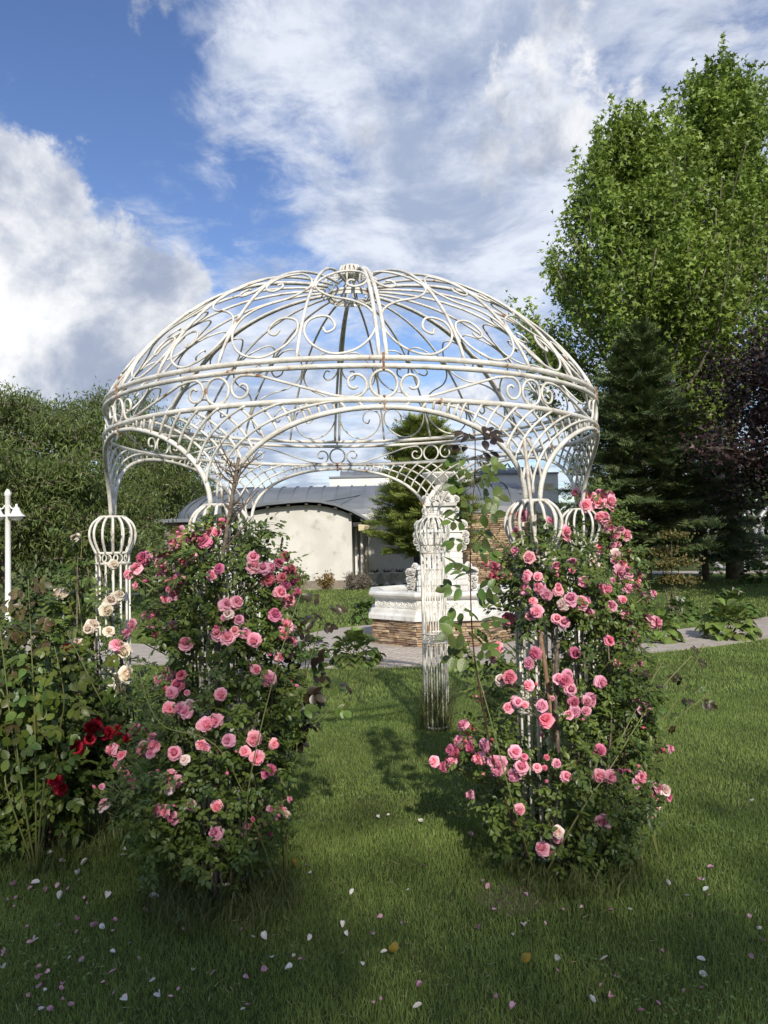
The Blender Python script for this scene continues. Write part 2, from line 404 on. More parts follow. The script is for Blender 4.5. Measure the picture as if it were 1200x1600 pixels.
# stone clad wall
xc, xd = P(722, 850, 28).x, P(842, 850, 28).x
clad = MB().box(loc((xc, 28.05, 0)), loc((xd, 29.0, 2.55))).build('stone_wall', MT['mortar'], bld)
lst = []
for s in range(4):
    a = .24; h = .045; j = lambda: random.uniform(-.015, .015)
    m = MB(); m.add([(-a, .06, -h), (a, .06, -h), (a, .06, h), (-a, .06, h), (-a + .02 + j(), 0 + j(), -h + .006), (a - .02 + j(), j(), -h + .008), (a - .02 + j(), j(), h - .008), (-a + .02 + j(), j(), h - .006)],
                    [(4, 5, 6, 7), (0, 1, 5, 4), (1, 2, 6, 5), (2, 3, 7, 6), (3, 0, 4, 7)])
    lst.append(m.mesh('stone', MT['stone']))
for r in range(34):
    x = xc + random.uniform(0, .2)
    while x < xd - .1:
        s = random.uniform(.3, 1.2)
        o = link('stone', random.choice(lst), clad); o.location = loc((x + .24 * s, 28.03 - random.uniform(0, .03), .05 + r * .073)); o.scale = (s, random.uniform(.6, 1.6), random.uniform(.62, .8))
        x += .48 * s + .01
# barrel roof with standing seams
EV = P(500, 806, 30).z
prof = [(33.2 - 3.4 * math.cos(t), EV + 1.32 * math.sin(t)) for t in np.linspace(0, PI / 2, 10)]
xl, xr_ = -5.3, P(822, 790, 30).x
main_roof = MB().box(loc((xl, 33.1, EV)), loc((xr_, 37.5, EV + 1.30))).build('roof_core', MT['metal_roof'], bld)
npan = 19; wpan = (xr_ - xl) / npan
m = MB(); vv = []; ff = []
for i, (y, z) in enumerate(prof):
    for x in (0, .03, .03, wpan): pass
    vv += [(0, y - BO.y, z + .05), (.035, y - BO.y, z + .05), (.035, y - BO.y, z), (wpan, y - BO.y, z)]
    if i:
        a, b = 4 * (i - 1), 4 * i
        ff += [(a + k, a + k + 1, b + k + 1, b + k) for k in range(3)] + [(a, b, b + 3, a + 3)][:0]
pm_ = m.add(vv, ff).mesh('roof_panel', MT['metal_roof'])
for i in range(npan):
    o = link('roof_panel', pm_, bld); o.location = (xl + i * wpan - BO.x, 0, 0)
nw = 7
for k in range(nw):
    a0, a1 = PI / 2 * k / nw, PI / 2 * (k + 1) / nw
    m = MB(); vv = []; ff = []
    for i, t in enumerate(np.linspace(0, PI / 2, 9)):
        R_ = 3.4 * math.cos(t); z = EV + 1.32 * math.sin(t)
        for a, dz in ((a0, .05), (a0 + .012, .05), (a0 + .012, 0), (a1, 0)):
            vv.append(loc((xl - R_ * math.sin(a), 33.2 - R_ * math.cos(a), z + dz)))
        if i:
            c, d = 4 * (i - 1), 4 * i; ff += [(c + j, d + j, d + j + 1, c + j + 1) for j in range(3)]
    m.add(vv, ff).build('roof_panel', MT['metal_roof'], bld)
MB().box(loc((xl - 3.2, 30.2, 0)), loc((xr_, 30.5, EV - .02))).build('long_wall', MT['plinth'], bld)
MB().box(loc((xl - 3.45, 29.75, EV - .14)), loc((xr_ + .1, 30.1, EV - .01))).build('gutter', MT['metal_roof'], bld)
# brick end with window
xe0, xe1 = P(272, 830, 30).x, P(330, 830, 30).x
bw = MB().box(loc((xe0, 30.0, 0)), loc((xe1, 30.19, EV - .15))).build('brick_wall', MT['mortar'], bld)
bm_ = MB().box((-.12, 0, -.033), (.12, .05, .033)).mesh('brick', MT['brick'])
for r in range(14):
    for c in range(int((xe1 - xe0) / .255) + 1):
        o = link('brick', bm_, bw); o.location = loc((xe0 + .06 + c * .255 + (r % 2) * .12, 29.965, EV - .22 - r * .078))
MB().box(loc((P(288, 830, 29.9).x, 29.9, 1.9)), loc((P(322, 830, 29.9).x, 29.95, 2.45))).build('window', MT['dark'], bld)

par = empty('white_parapet_building', (P(690, 750, 37).x, 38, 0), 0, 'white flat-topped block with small curved zinc roofs showing above the metal roof', 'building')
PO = Vector(par.location)
za, zb_ = P(600, 760, 38).z, P(600, 745.5, 38).z
MB().box(Vector((P(515, 750, 38).x, 38, 0)) - PO, Vector((P(872, 750, 38).x, 42, zb_)) - PO).build('wall', MT['white_wall'], par)
MB().box(Vector((P(514, 750, 38).x, 37.93, zb_)) - PO, Vector((P(873, 750, 38).x, 42.1, zb_ + .07)) - PO).build('coping', MT['metal_roof'], par)
for (a, b) in ((531, 606), (752, 850)):
    xa_, xb2 = P(a, 740, 39).x, P(b, 740, 39).x; n = 7
    for i in range(n):
        m = MB(); vv = []; ff = []
        for k, t in enumerate(np.linspace(0, PI / 2, 6)):
            y = 40.6 - 1.5 * math.cos(t); z = zb_ + .08 + .45 * math.sin(t)
            x = xa_ + (xb2 - xa_) * i / n
            vv += [Vector(v) - PO for v in ((x, y, z + .04), (x + .03, y, z + .04), (x + .03, y, z), (x + (xb2 - xa_) / n, y, z))]
            if k: c, d = 4 * (k - 1), 4 * k; ff += [(c + j, c + j + 1, d + j + 1, d + j) for j in range(3)]
        m.add(vv, ff).build('roof_panel', MT['metal_roof'], par)
MB().box(Vector((P(838, 760, 37).x, 36.9, P(838, 768, 37).z)) - PO, Vector((P(864, 760, 37).x, 37, P(838, 756, 37).z)) - PO).build('yellow_panel', MT['timber'], par)

for k, (px0, py0, px1, py1, rr_) in enumerate(((577, 918, 570, 858, .035), (584, 920, 577, 880, .03))):
    a = P(px0, py0, 28.2); b = P(px1, py1, 28.75); a.z = 0.0
    m = MB().tube([a, b], rr_, 4); o = m.build('plank', MT['timber'])
    tag(o, ('long' if k == 0 else 'short') + ' pale plank leaning in the corner beside the plaster gable', 'plank')
c_ = []
a, b = P(430, 792, 27.0), P(640, 752, 33)
for t in np.linspace(0, 1, 12): c_.append(a.lerp(b, t) - Vector((0, 0, .18 * math.sin(PI * t))))
tag(MB().tube(c_, .016, 5).build('cable', MT['cable']), 'thin dark cable running up across the metal roof', 'cable')

# urns along the rear wall
um = MB().lathe([(0, 0), (.13, 0), (.13, .05), (.06, .08), (.05, .16), (.09, .2), (.17, .28), (.2, .42), (.23, .44), (.23, .47), (.19, .47), (.17, .42), (0, .42)], 14).mesh('urn', MT['marble'], True)
for k, px in enumerate((586, 605, 624)):
    u = empty('urn_planter', (P(px, 917, 28.1).x, 28.1, 0), 0, ('leftmost', 'middle', 'rightmost')[k] + ' of three small white urns along the shaded cream wall', 'urn', 'white urns along the rear wall')
    link('bowl', um, u)
    ps = MB()
    for j in range(26):
        a = random.uniform(0, 2 * PI); l = random.uniform(.1, .25); r = random.uniform(0, .12)
        b0 = Vector((r * math.cos(a), r * math.sin(a), .4)); tip = b0 + Vector((math.cos(a) * l * .8, math.sin(a) * l * .8, l))
        s = Vector((-math.sin(a), math.cos(a), 0)) * .03
        ps.add([b0 - s, b0 + s, tip], [(0, 1, 2)])
    ps.build('plant', MT['pot'], u)

# ------------------------------------------------------------------ fountain
ft = empty('fountain', (FX, FY, 0), 0, 'white carved stone fountain with octagonal basin and tall bowl-topped tower', 'fountain')
R8 = 1.235
O8 = PI / 8
MB().lathe([(R8 - .03, 0), (R8 - .03, .40)], 8, O8).build('base_core', MT['mortar'], ft)
base = ft.children[-1]
stm = []
for s in range(6):
    a = .1; h = .5; j = lambda k: random.uniform(-k, k)
    m = MB(); m.add([(-a, .08, -h), (a, .08, -h), (a, .08, h), (-a, .08, h), (-a + j(.012), j(.012), -h * .75 + j(.1)), (a + j(.012), j(.012), -h * .75 + j(.1)), (a - .006 + j(.006), j(.014), h * .8 + j(.08)), (-a + .006 + j(.006), j(.014), h * .8 + j(.08))],
                    [(4, 5, 6, 7), (0, 1, 5, 4), (1, 2, 6, 5), (2, 3, 7, 6), (3, 0, 4, 7)])
    stm.append(m.mesh('stone', MT['stone']))
ap = R8 * math.cos(O8); half = R8 * math.sin(O8)
for fc in (-1, 0, 1):
    ang = -PI / 2 + fc * PI / 4
    nx, ny = math.cos(ang), math.sin(ang); tx, ty = -ny, nx
    z = 0.0
    while z < .39:
        h = random.choice((.026, .033, .04, .05)); h = min(h, .40 - z)
        u = -half
        while u < half - .02:
            l = min(random.uniform(.07, .3), half - u + .01)
            o = link('stone', random.choice(stm), base); off = ap + .01 + random.uniform(-.012, .016)
            o.location = (nx * off + tx * (u + l / 2), ny * off + ty * (u + l / 2), z + h / 2)
            o.rotation_euler = (0, 0, ang + PI / 2); o.scale = (l / .2, 1, h * .96)
            u += l + .003
        z += h
bprof = [(R8 + .0, .40), (R8 + .06, .405), (R8 + .06, .47), (R8 + .02, .50), (R8 + .01, .55), (R8 - .05, .57), (R8 - .06, .72), (R8 - .02, .735), (R8 + .03, .755), (R8 + .05, .78),
         (R8 + .05, .81), (R8 + .02, .835), (R8 - .12, .84), (R8 - .2, .80), (R8 - .24, .6), (R8 - .3, .5)]
basin = MB().lathe(bprof, 8, O8).build('basin', MT['marble'], ft)
wm = MB(); wm.add([((R8 - .2) * math.cos(O8 + k * PI / 4), (R8 - .2) * math.sin(O8 + k * PI / 4), .765) for k in range(8)], [tuple(range(8))]).build('water', MT['water'], ft)
# running-scroll frieze on the visible faces
sm = MB(); sp_ = []
for t in np.linspace(0, 1, 22):
    a = t * 2.6 * PI; r = .048 * (1 - .8 * t); sp_.append((r * math.cos(a + PI), 0, r * math.sin(a + PI)))
sm.tube(sp_, .010, 4); sm.tube([(-.048, 0, 0), (-.056, 0, -.05), (.03, 0, -.058), (.066, 0, -.03)], .010, 4)
scm = sm.mesh('frieze_scroll', MT['marble'])
for fc in (-1, 0, 1):
    ang = -PI / 2 + fc * PI / 4; nx, ny = math.cos(ang), math.sin(ang); tx, ty = -ny, nx
    hf = (R8 - .055) * math.sin(O8); a8 = (R8 - .055) * math.cos(O8)
    for k in range(7):
        u = -hf + (k + .5) * 2 * hf / 7
        o = link('frieze_scroll', scm, basin); o.location = (nx * (a8 + .006) + tx * u, ny * (a8 + .006) + ty * u, .645); o.rotation_euler = (0, 0, ang + PI / 2)
# tower
def slab(name, hw, z0, z1, par_=ft, ch=.0, mat='marble'):
    m = MB(); m.add([(-hw, -hw, z0), (hw, -hw, z0), (hw, hw, z0), (-hw, hw, z0), (-hw + ch, -hw + ch, z1), (hw - ch, -hw + ch, z1), (hw - ch, hw - ch, z1), (-hw + ch, hw - ch, z1)],
                    [(0, 3, 2, 1), (4, 5, 6, 7), (0, 1, 5, 4), (1, 2, 6, 5), (2, 3, 7, 6), (3, 0, 4, 7)])
    return m.build(name, MT[mat], par_)
def blocks(core, hw, z0, z1, rows, cols):
    h = (z1 - z0) / rows; bw_ = 2 * hw / cols
    bm = MB(); a, b = bw_ / 2 - .006, h / 2 - .006
    bm.add([(-a, .02, -b), (a, .02, -b), (a, .02, b), (-a, .02, b), (-a + .006, 0, -b + .006), (a - .006, 0, -b + .006), (a - .006, 0, b - .006), (-a + .006, 0, b - .006)],
           [(4, 5, 6, 7), (0, 1, 5, 4), (1, 2, 6, 5), (2, 3, 7, 6), (3, 0, 4, 7)])
    me = bm.mesh('block', MT['marble'])
    for f in range(4):
        ang = -PI / 2 + f * PI / 2; nx, ny = math.cos(ang), math.sin(ang); tx, ty = -ny, nx
        if f == 2: continue
        for r in range(rows):
            sh = (r % 2) * .5
            for c in range(cols):
                u = -hw + (c + .5) * bw_
                o = link('block', me, core); off = hw + .014 + random.uniform(-.004, .004)
                o.location = (nx * off + tx * u, ny * off + ty * u, z0 + (r + .5) * h); o.rotation_euler = (0, 0, ang + PI / 2)
t1 = slab('tower_plinth', .42, .45, .98, ch=.03); blocks(t1, .405, .60, .98, 4, 4)
t2 = slab('tower_base', .385, .98, 1.15); blocks(t2, .385, .98, 1.15, 2, 4)
slab('ledge', .42, 1.15, 1.21, ch=.03)
t3 = slab('tower_shaft', .315, 1.21, 1.74); blocks(t3, .315, 1.21, 1.74, 5, 3)
slab('ledge', .35, 1.74, 1.79, ch=.015)
slab('rosette_block', .30, 1.79, 1.90)
slab('ledge', .27, 1.90, 1.935, ch=.015)
t4 = slab('upper_shaft', .20, 1.935, 2.17); blocks(t4, .20, 1.94, 2.17, 3, 2)
slab('cornice', .255, 2.17, 2.225, ch=-.015)
slab('crown_block', .235, 2.225, 2.34, ch=.03)
slab('crown_block', .19, 2.34, 2.44, ch=.07)
MB().lathe([(.10, 2.42), (.11, 2.47), (.07, 2.50), (.065, 2.53), (.11, 2.56), (.19, 2.61), (.235, 2.67), (.275, 2.70), (.275, 2.725), (.24, 2.725), (.2, 2.69), (0, 2.66)], 28).build('bowl', MT['marble'], ft, True)
# ------------------------------------------------------------------ rose bloom meshes (diameter about 1, facing +Z)
def bloom_mesh(name, seed, openness=1.0, mats='pink'):
    r_ = random.Random(seed); V = []; T = []; E_ = []
    whorls = [(5, .10, .30, 8), (6, .16, .34, 20), (7, .23, .38, 36), (7, .31, .40, 52), (7, .40, .42, 68), (6, .46, .40, 84)]
    for wi, (cnt, rad_, ln, tilt) in enumerate(whorls):
        a0 = r_.uniform(0, 6.28); tilt *= openness
        for k in range(cnt):
            a = a0 + 2 * PI * k / cnt + r_.uniform(-.2, .2); th = rad(tilt + r_.uniform(-9, 9)); L_ = ln * r_.uniform(.85, 1.12)
            wd = (.10 + .62 * rad_) * r_.uniform(.85, 1.15); o = len(V)
            for i in range(4):
                t = i / 3
                bend = th * (.45 + .75 * t) - (.5 if wi < 3 else 0.0) * t * t
                if wi >= 4: bend += .35 * t * t
                rr = .045 + L_ * t * math.sin(bend); z = L_ * t * math.cos(bend) - .03 * wi
                ww = wd * (math.sin(PI * (.12 + .62 * t)) ** .8)
                for j in range(4):
                    s = (j / 3 * 2 - 1)
                    cup = .10 * (s * s) * (1 if wi < 4 else .5)
                    x = rr - cup * .6; y = s * ww; zz_ = z + cup * .5 + (r_.uniform(-.025, .025) if i == 3 else 0)
                    V.append((x * math.cos(a) - y * math.sin(a), x * math.sin(a) + y * math.cos(a), zz_)); E_.append(min(1, (wi / 5) * .65 + t * .35 + r_.uniform(-.08, .08)))
            for i in range(3):
                for j in range(3):
                    q = o + i * 4 + j; T += [(q, q + 1, q + 5), (q, q + 5, q + 4)]
    me = mesh_tris(name, np.array(V), np.array(T), True, {'edge': E_})
    me.materials.append(MT[mats]); return me
BL = {}
for mk in ('pink', 'deep', 'cream', 'red', 'pale'):
    BL[mk] = [bloom_mesh('rose_bloom', s, op, mk) for s, op in ((1, 1.0), (2, .9), (3, 1.1), (4, .72), (5, .55), (6, .82))]
def bud_mesh(mk):
    V = []; T = []; E_ = []
    prof = [(.02, -.3), (.2, -.2), (.26, .02), (.2, .25), (.09, .42), (.02, .5)]
    for i, (r, z) in enumerate(prof):
        for k in range(8):
            a = k * PI / 4; rr = r * (1.12 if k % 2 else .9); V.append((rr * math.cos(a), rr * math.sin(a), z)); E_.append(.2)
    for i in range(5):
        for k in range(8):
            a = i * 8 + k; b = i * 8 + (k + 1) % 8; T += [(a, b, b + 8), (a, b + 8, a + 8)]
    me = mesh_tris('rosebud', np.array(V), np.array(T), True, {'edge': E_}); me.materials.append(MT[mk]); return me
BUD = {k: bud_mesh(k) for k in ('pink', 'deep')}
ORN = bloom_mesh('rosette', 9, .9, 'marble')

# carved ornaments on the fountain tower
def orn(x, y, z, s, d):
    o = link('carved_rosette', ORN, ft); o.location = (x, y, z); o.scale = (s, s, s)
    o.rotation_euler = Vector(d).to_track_quat('Z', 'Y').to_euler()
for sx in (-1, 1):
    for (u, z, s) in ((.37, 1.86, .17), (.40, 1.70, .15), (.39, 1.60, .17), (.36, 1.50, .13), (.25, 2.1, .14), (.25, 2.0, .13), (.26, 2.28, .14), (.47, 1.09, .20), (.52, .98, .17), (.50, .86, .19), (.54, 1.1, .14), (.46, 1.0, .15), (.44, 1.19, .13)):
        orn(sx * u, -.18, z, s, (sx * .55, -1, .1))
for (x, z, s) in ((0, 2.30, .16), (-.12, 2.29, .12), (.12, 2.29, .12), (0, 2.41, .12), (0, 2.06, .15), (0, 1.85, .13), (-.17, 1.85, .12), (.17, 1.85, .12), (0, 1.55, .18), (-.1, 1.48, .12), (.1, 1.48, .12)):
    y = -.25 if z > 2.2 else (-.22 if z > 1.95 else -.33)
    orn(x, y, z, s, (0, -1, .15))

# ------------------------------------------------------------------ the iron rose arbour
CX, CY, TH = -.195, 5.299, rad(7.43)
RB, RR, ZB, Z1, Z2 = 1.59, 1.60, 1.824, 2.309, 2.484
gz = empty('rose_arbour', (CX, CY, 0), TH, 'domed white wrought iron arbour with six caged columns, scrollwork and rust spots', 'arbour')
WP = MT['paint']
def Rz(z): return RB + (RR - RB) * min(1, max(0, (z - ZB) / (Z1 - ZB)))
def cyl(phi, z, R=None):
    R = R or Rz(z); return Vector((R * math.cos(phi), R * math.sin(phi), z))
def dome_rz(s):
    """s 0 at the ring .. 1 at the crown"""
    a = s * 1.47
    r = 1.592 * math.cos(a) ** .92
    return max(r, .15), 2.484 + .012 + .85 * (max(0, 1 - (min(r, 1.6) / 1.6) ** 2.6)) ** (1 / 1.2)
# arc-length table
SS = np.linspace(0, 1, 200); PR = np.array([dome_rz(s) for s in SS]); dl = np.r_[0, np.cumsum(np.hypot(*np.diff(PR, axis=0).T))]; dl /= dl[-1]
def dome(phi, v):
    r = np.interp(v, dl, PR[:, 0]); z = np.interp(v, dl, PR[:, 1]); return Vector((r * math.cos(phi), r * math.sin(phi), z))
def rot_copies(name, me, parent, n=6, step=60, first=0):
    out_ = []
    for k in range(n):
        o = link(name, me, parent); o.rotation_euler = (0, 0, rad(first + k * step)); out_.append(o)
    return out_
def ring(name, R, z, r, parent=gz, sides=8, seg=96, mat=WP):
    return MB().tube([(R * math.cos(a), R * math.sin(a), z) for a in np.linspace(0, 2 * PI, seg, endpoint=False)], r, sides, True).build(name, mat, parent, True)
ring('lower_ring', RR, Z1, .0145); ring('upper_ring', RR, Z2 - .012, .0135); ring('dome_ring', RR - .004, Z2 + .028, .0145)
# ribs: double at every section joint (phi = 30 + 60k), single between at 15 degree steps
def rib_pts(phi): return [dome(phi, v) for v in np.linspace(0, 1, 26)]
for d in (-.6, .6):
    rot_copies('rib', MB().tube(rib_pts(rad(30 + d * 1.1)), .011, 7).mesh('rib', WP, True), gz)
for a in (45, 60, 75):
    rot_copies('rib', MB().tube(rib_pts(rad(a)), .0088, 7).mesh('rib', WP, True), gz)
# panel scrolls
SC = [(-.45, .117), (-.36, .096), (-.18, .108), (-.15, .132), (-.31, .165), (-.58, .172), (-.86, .155), (-.95, .118), (-.87, .08), (-.63, .042), (-.18, .012), (.32, .022), (.70, .06), (.93, .115), (.96, .165), (.78, .215),
      (.33, .255), (-.35, .285), (-.82, .335), (-.95, .39), (-.66, .465), (0, .53), (.70, .515), (.94, .44), (.78, .378), (.42, .352), (.16, .375), (.26, .41), (.45, .405)]
for k, c in enumerate((37.5, 52.5, 67.5, 82.5)):
    s = 1 if k % 2 else -1
    pts = [dome(rad(c + s * u * 7.2), v) for u, v in catmull(SC, 6)]
    rot_copies('dome_scroll', MB().tube(pts, .0066, 6).mesh('dome_scroll', WP, True), gz)
# crown ring, cage and fluted knob
crown = ring('crown_ring', .155, 3.315, .012, seg=40)
MB().lathe([(.150, 3.285), (.160, 3.285), (.160, 3.325), (.150, 3.325), (.150, 3.285)], 40).build('crown_band', WP, crown)
cm = MB().tube([Vector((.155 + d, 0, z)) for d, z in ((0, 3.32), (.035, 3.36), (.04, 3.40), (.0, 3.43), (-.06, 3.44), (-.085, 3.45))], .006, 6).mesh('cage_bar', WP, True)
rot_copies('cage_bar', cm, gz, 14, 360 / 14)
cm = MB().tube([Vector((r, 0, z)) for r, z in ((.155, 3.31), (.12, 3.26), (.05, 3.29), (.02, 3.45))], .005, 5).mesh('drop_bar', WP, True)
rot_copies('drop_bar', cm, gz, 8, 45, 10)
fm = MB().tube([Vector((r, 0, z)) for r, z in ((.03, 3.435), (.066, 3.45), (.080, 3.48), (.068, 3.505), (.03, 3.52), (.0, 3.52))], .010, 6).mesh('knob_flute', WP, True)
rot_copies('knob_flute', fm, gz, 16, 22.5)
MB().lathe([(0, 3.42), (.052, 3.44), (.066, 3.475), (.052, 3.502), (0, 3.512)], 16).build('knob', MT['paint_rusty'], gz, True)
# band of circles and long S scrolls between the rings
zm = (Z1 + Z2 - .02) / 2; hr = .066
def un(pts, R=RR): return [cyl(x / R, z, R) for x, z in pts]
cmesh = MB().tube(un([(hr * math.cos(a), zm + hr * math.sin(a)) for a in np.linspace(0, 2 * PI, 28, endpoint=False)]), .0075, 6, True).mesh('band_circle', WP, True)
rot_copies('band_circle', cmesh, gz, 12, 30)
J = rad(30) * RR
def spiral(c, end, cw, turns=1.12, r1=.066, r0=.017, n=26):
    o = []
    for i in range(n):
        t = i / (n - 1); r = r1 + (r0 - r1) * t; a = end + (1 if cw else -1) * t * turns * 2 * PI
        o.append((c[0] + r * math.cos(a), c[1] + r * math.sin(a)))
    return o
cj = (J - .138, zm); cpil = (.138, zm)
s1 = spiral(cj, -PI / 2, True)[::-1]     # inner end at the joint, leaving at the bottom towards the column
s2 = spiral(cpil, PI / 2, True)
sp2 = s1 + [(J - .18, zm - .064), (J - .24, zm - .055)] + [(.24, zm + .055), (.18, zm + .064)] + s2
for mir in (1, -1):
    pts = un([(mir * x, z) for x, z in sp2])
    rot_copies('band_scroll', MB().tube(pts, .0072, 6).mesh('band_scroll', WP, True), gz)
# arches and the lattice in the spandrels
PH0 = .055 / RB
def arch(t): return PH0 + (rad(30) - PH0) * (1 - math.cos(t)) ** 1.0, ZB + (Z1 - .035 - ZB) * math.sin(t) ** .95
def arch_phi(z):
    q = min(1, max(0, (z - ZB) / (Z1 - .035 - ZB))) ** (1 / .95); return PH0 + (rad(30) - PH0) * (1 - math.sqrt(max(0, 1 - q * q)))
for mir in (1, -1):
    pts = [cyl(mir * arch(t)[0], arch(t)[1]) for t in np.linspace(0, PI / 2, 24)]
    arches = rot_copies('arch', MB().tube(pts, .0135, 7).mesh('arch', WP, True), gz)
    for k in range(1, 11):
        dphi, dz = rad(2.35) * k, .040 * k
        pp = []
        for t in np.linspace(0, PI / 2, 60):
            ph, z = arch(t); ph -= dphi; z += dz
            if z > Z1: break
            if ph < -arch_phi(z): continue
            pp.append((ph, z))
        if len(pp) < 4: continue
        # clip the foot on the opposite arch
        pts = [cyl(mir * ph, z, Rz(z) + mir * .006) for ph, z in pp[::2] + [pp[-1]]]
        bar = MB().tube(pts, .0070, 6).mesh('lattice_bar', WP, True)
        for o in arches: link('lattice_bar', bar, o)
    for ph_d in (26.5, 23.5, 20.5, 17.6):
        z = None
        for t in np.linspace(0, PI / 2, 200):
            if arch(t)[0] >= rad(ph_d): z = arch(t)[1]; break
        bar = MB().tube([cyl(mir * rad(ph_d), z), cyl(mir * rad(ph_d - 1.2), Z1)], .0075, 6).mesh('strut', WP, True)
        for o in arches: link('strut', bar, o)
jm = MB().tube([cyl(rad(30) + .0, Z1 - .055, RR + .006), cyl(rad(30), Z1 + .02, RR + .006)], .007, 6)
jm.tube([cyl(rad(30), Z2 - .03, RR + .01), cyl(rad(30), Z2 + .05, RR + .01)], .007, 6)
rot_copies('joint_bolt', jm.mesh('joint_bolt', MT['rust']), gz)
# columns
sh_r = .104; zn0, zn1 = ZB - .235, ZB - .302
def circ(r, z, n=28): return [(r * math.cos(a), r * math.sin(a), z) for a in np.linspace(0, 2 * PI, n, endpoint=False)]
col_base = MB().tube(circ(sh_r, .035), .008, 6, True).mesh('column', WP, True)
cparts = []
for nm, r, z, t in (('top_ring', .075, ZB, .009), ('neck_ring', sh_r, zn0, .009), ('neck_ring', sh_r, zn1, .009), ('mid_ring', sh_r, .825, .009), ('mid_ring', sh_r, .75, .009)):
    cparts.append((nm, MB().tube(circ(r, z), t, 6, True).mesh(nm, WP, True), [0]))
bb = [(.075, ZB), (.118, ZB - .035), (.140, ZB - .075), (.146, ZB - .115), (.140, ZB - .155), (.124, ZB - .195), (.105, ZB - .235)]
cparts.append(('bulb_bar', MB().tube([Vector((r, 0, z)) for r, z in catmull(bb, 3)], .0085, 6).mesh('bulb_bar', WP, True), [k * 360 / 14 for k in range(14)]))
cparts.append(('bar', MB().tube([Vector((sh_r, 0, zn1)), Vector((sh_r, 0, .0))], .0068, 6).mesh('bar', WP, True), [k * 360 / 14 for k in range(14)]))
def wrap(pts, zc): return [(sh_r * math.cos(x / sh_r), sh_r * math.sin(x / sh_r), zc + z) for x, z in pts]
cparts.append(('neck_circle', MB().tube(wrap([(.029 * math.cos(a), .029 * math.sin(a)) for a in np.linspace(0, 2 * PI, 16, endpoint=False)], (zn0 + zn1) / 2), .0055, 5, True).mesh('neck_circle', WP, True), [k * 40 for k in range(9)]))
ssp = spiral((-.03, .004), PI / 2, False, 1.2, .024, .007, 14)[::-1] + spiral((.03, -.004), -PI / 2, False, 1.2, .024, .007, 14)
cparts.append(('mid_scroll', MB().tube(wrap(ssp, .7875), .0055, 5).mesh('mid_scroll', WP, True), [k * 60 for k in range(6)]))
for k in range(6):
    a = rad(60 * k)
    c = link('column', col_base, gz); c.location = (RB * math.cos(a), RB * math.sin(a), 0); c.rotation_euler = (0, 0, a)
    for nm, me, angs in cparts:
        for g_ in angs:
            o = link(nm, me, c); o.rotation_euler = (0, 0, rad(g_))
# ------------------------------------------------------------------ vegetation tools
def nrmz(a): return a / np.maximum(np.linalg.norm(a, axis=-1, keepdims=True), 1e-9)
def frames(axis, nh):
    y = nrmz(axis); x = nrmz(np.cross(y, nh)); z = np.cross(x, y); return np.stack([x, y, z], axis=2)
def scatter(tv, tf, pos, axis, nh, size, rnd=None):
    R = frames(axis, nh); n = len(pos)
    V = pos[:, None, :] + np.einsum('nij,kj->nki', R, tv) * np.asarray(size).reshape(n, 1, 1)
    T = tf[None] + (np.arange(n) * len(tv))[:, None, None]
    rnd = rng.random(n) if rnd is None else rnd
    return V.reshape(-1, 3), T.reshape(-1, tf.shape[1]), np.repeat(rnd, len(tv))
def leaf_obj(name, parts, mat, parent, origin, smooth=False, kind='stuff'):
    V = np.concatenate([p[0] for p in parts]) - np.array(origin); o = 0; Ts = []
    for p in parts: Ts.append(p[1] + o); o += len(p[0])
    me = mesh_tris(name, V, np.concatenate(Ts), smooth, {'rnd': np.concatenate([p[2] for p in parts])}); me.materials.append(mat)
    ob = link(name, me, parent)
    if kind: ob['kind'] = kind
    return ob
LV = np.array([(0, 0, 0), (.26, .27, .05), (.26, .64, .03), (0, 1, -.1), (-.26, .64, .03), (-.26, .27, .05), (0, .48, -.02)])
LT = np.array([(6, 0, 1), (6, 1, 2), (6, 2, 3), (6, 3, 4), (6, 4, 5), (6, 5, 0)])
WV = np.array([(0, 0, 0), (-.3, .45, .03), (.3, .45, .03), (0, 1, -.06)])
DV = np.array([(0, 0, 0), (-.12, .4, .01), (.12, .4, .01), (0, 1, -.06)]); DT = np.array([(0, 2, 1), (1, 2, 3)])
lob = [(-90, .12), (8, .52), (46, .26), (90, .64), (134, .26), (172, .52)]
SV = np.array([(0, .3, .04)] + [(r * math.cos(rad(a)), .35 + r * math.sin(rad(a)), -.05 * (r > .4)) for a, r in lob])
ST = np.array([(0, 1 + i, 1 + (i + 1) % 6) for i in range(6)])
# needle sprig
nv = []; nt_ = []
for i in range(6):
    t = .04 + .86 * i / 5
    for s in (-1, 1):
        o = len(nv); l = .46 * (1 - .5 * t)
        nv += [(0, t - .06, 0), (0, t + .06, 0), (s * l * .8, t + l * .62, .06 * ((i % 3) - 1))]; nt_.append((o, o + 1, o + 2) if s < 0 else (o, o + 2, o + 1))
NV = np.array(nv); NT = np.array(nt_)
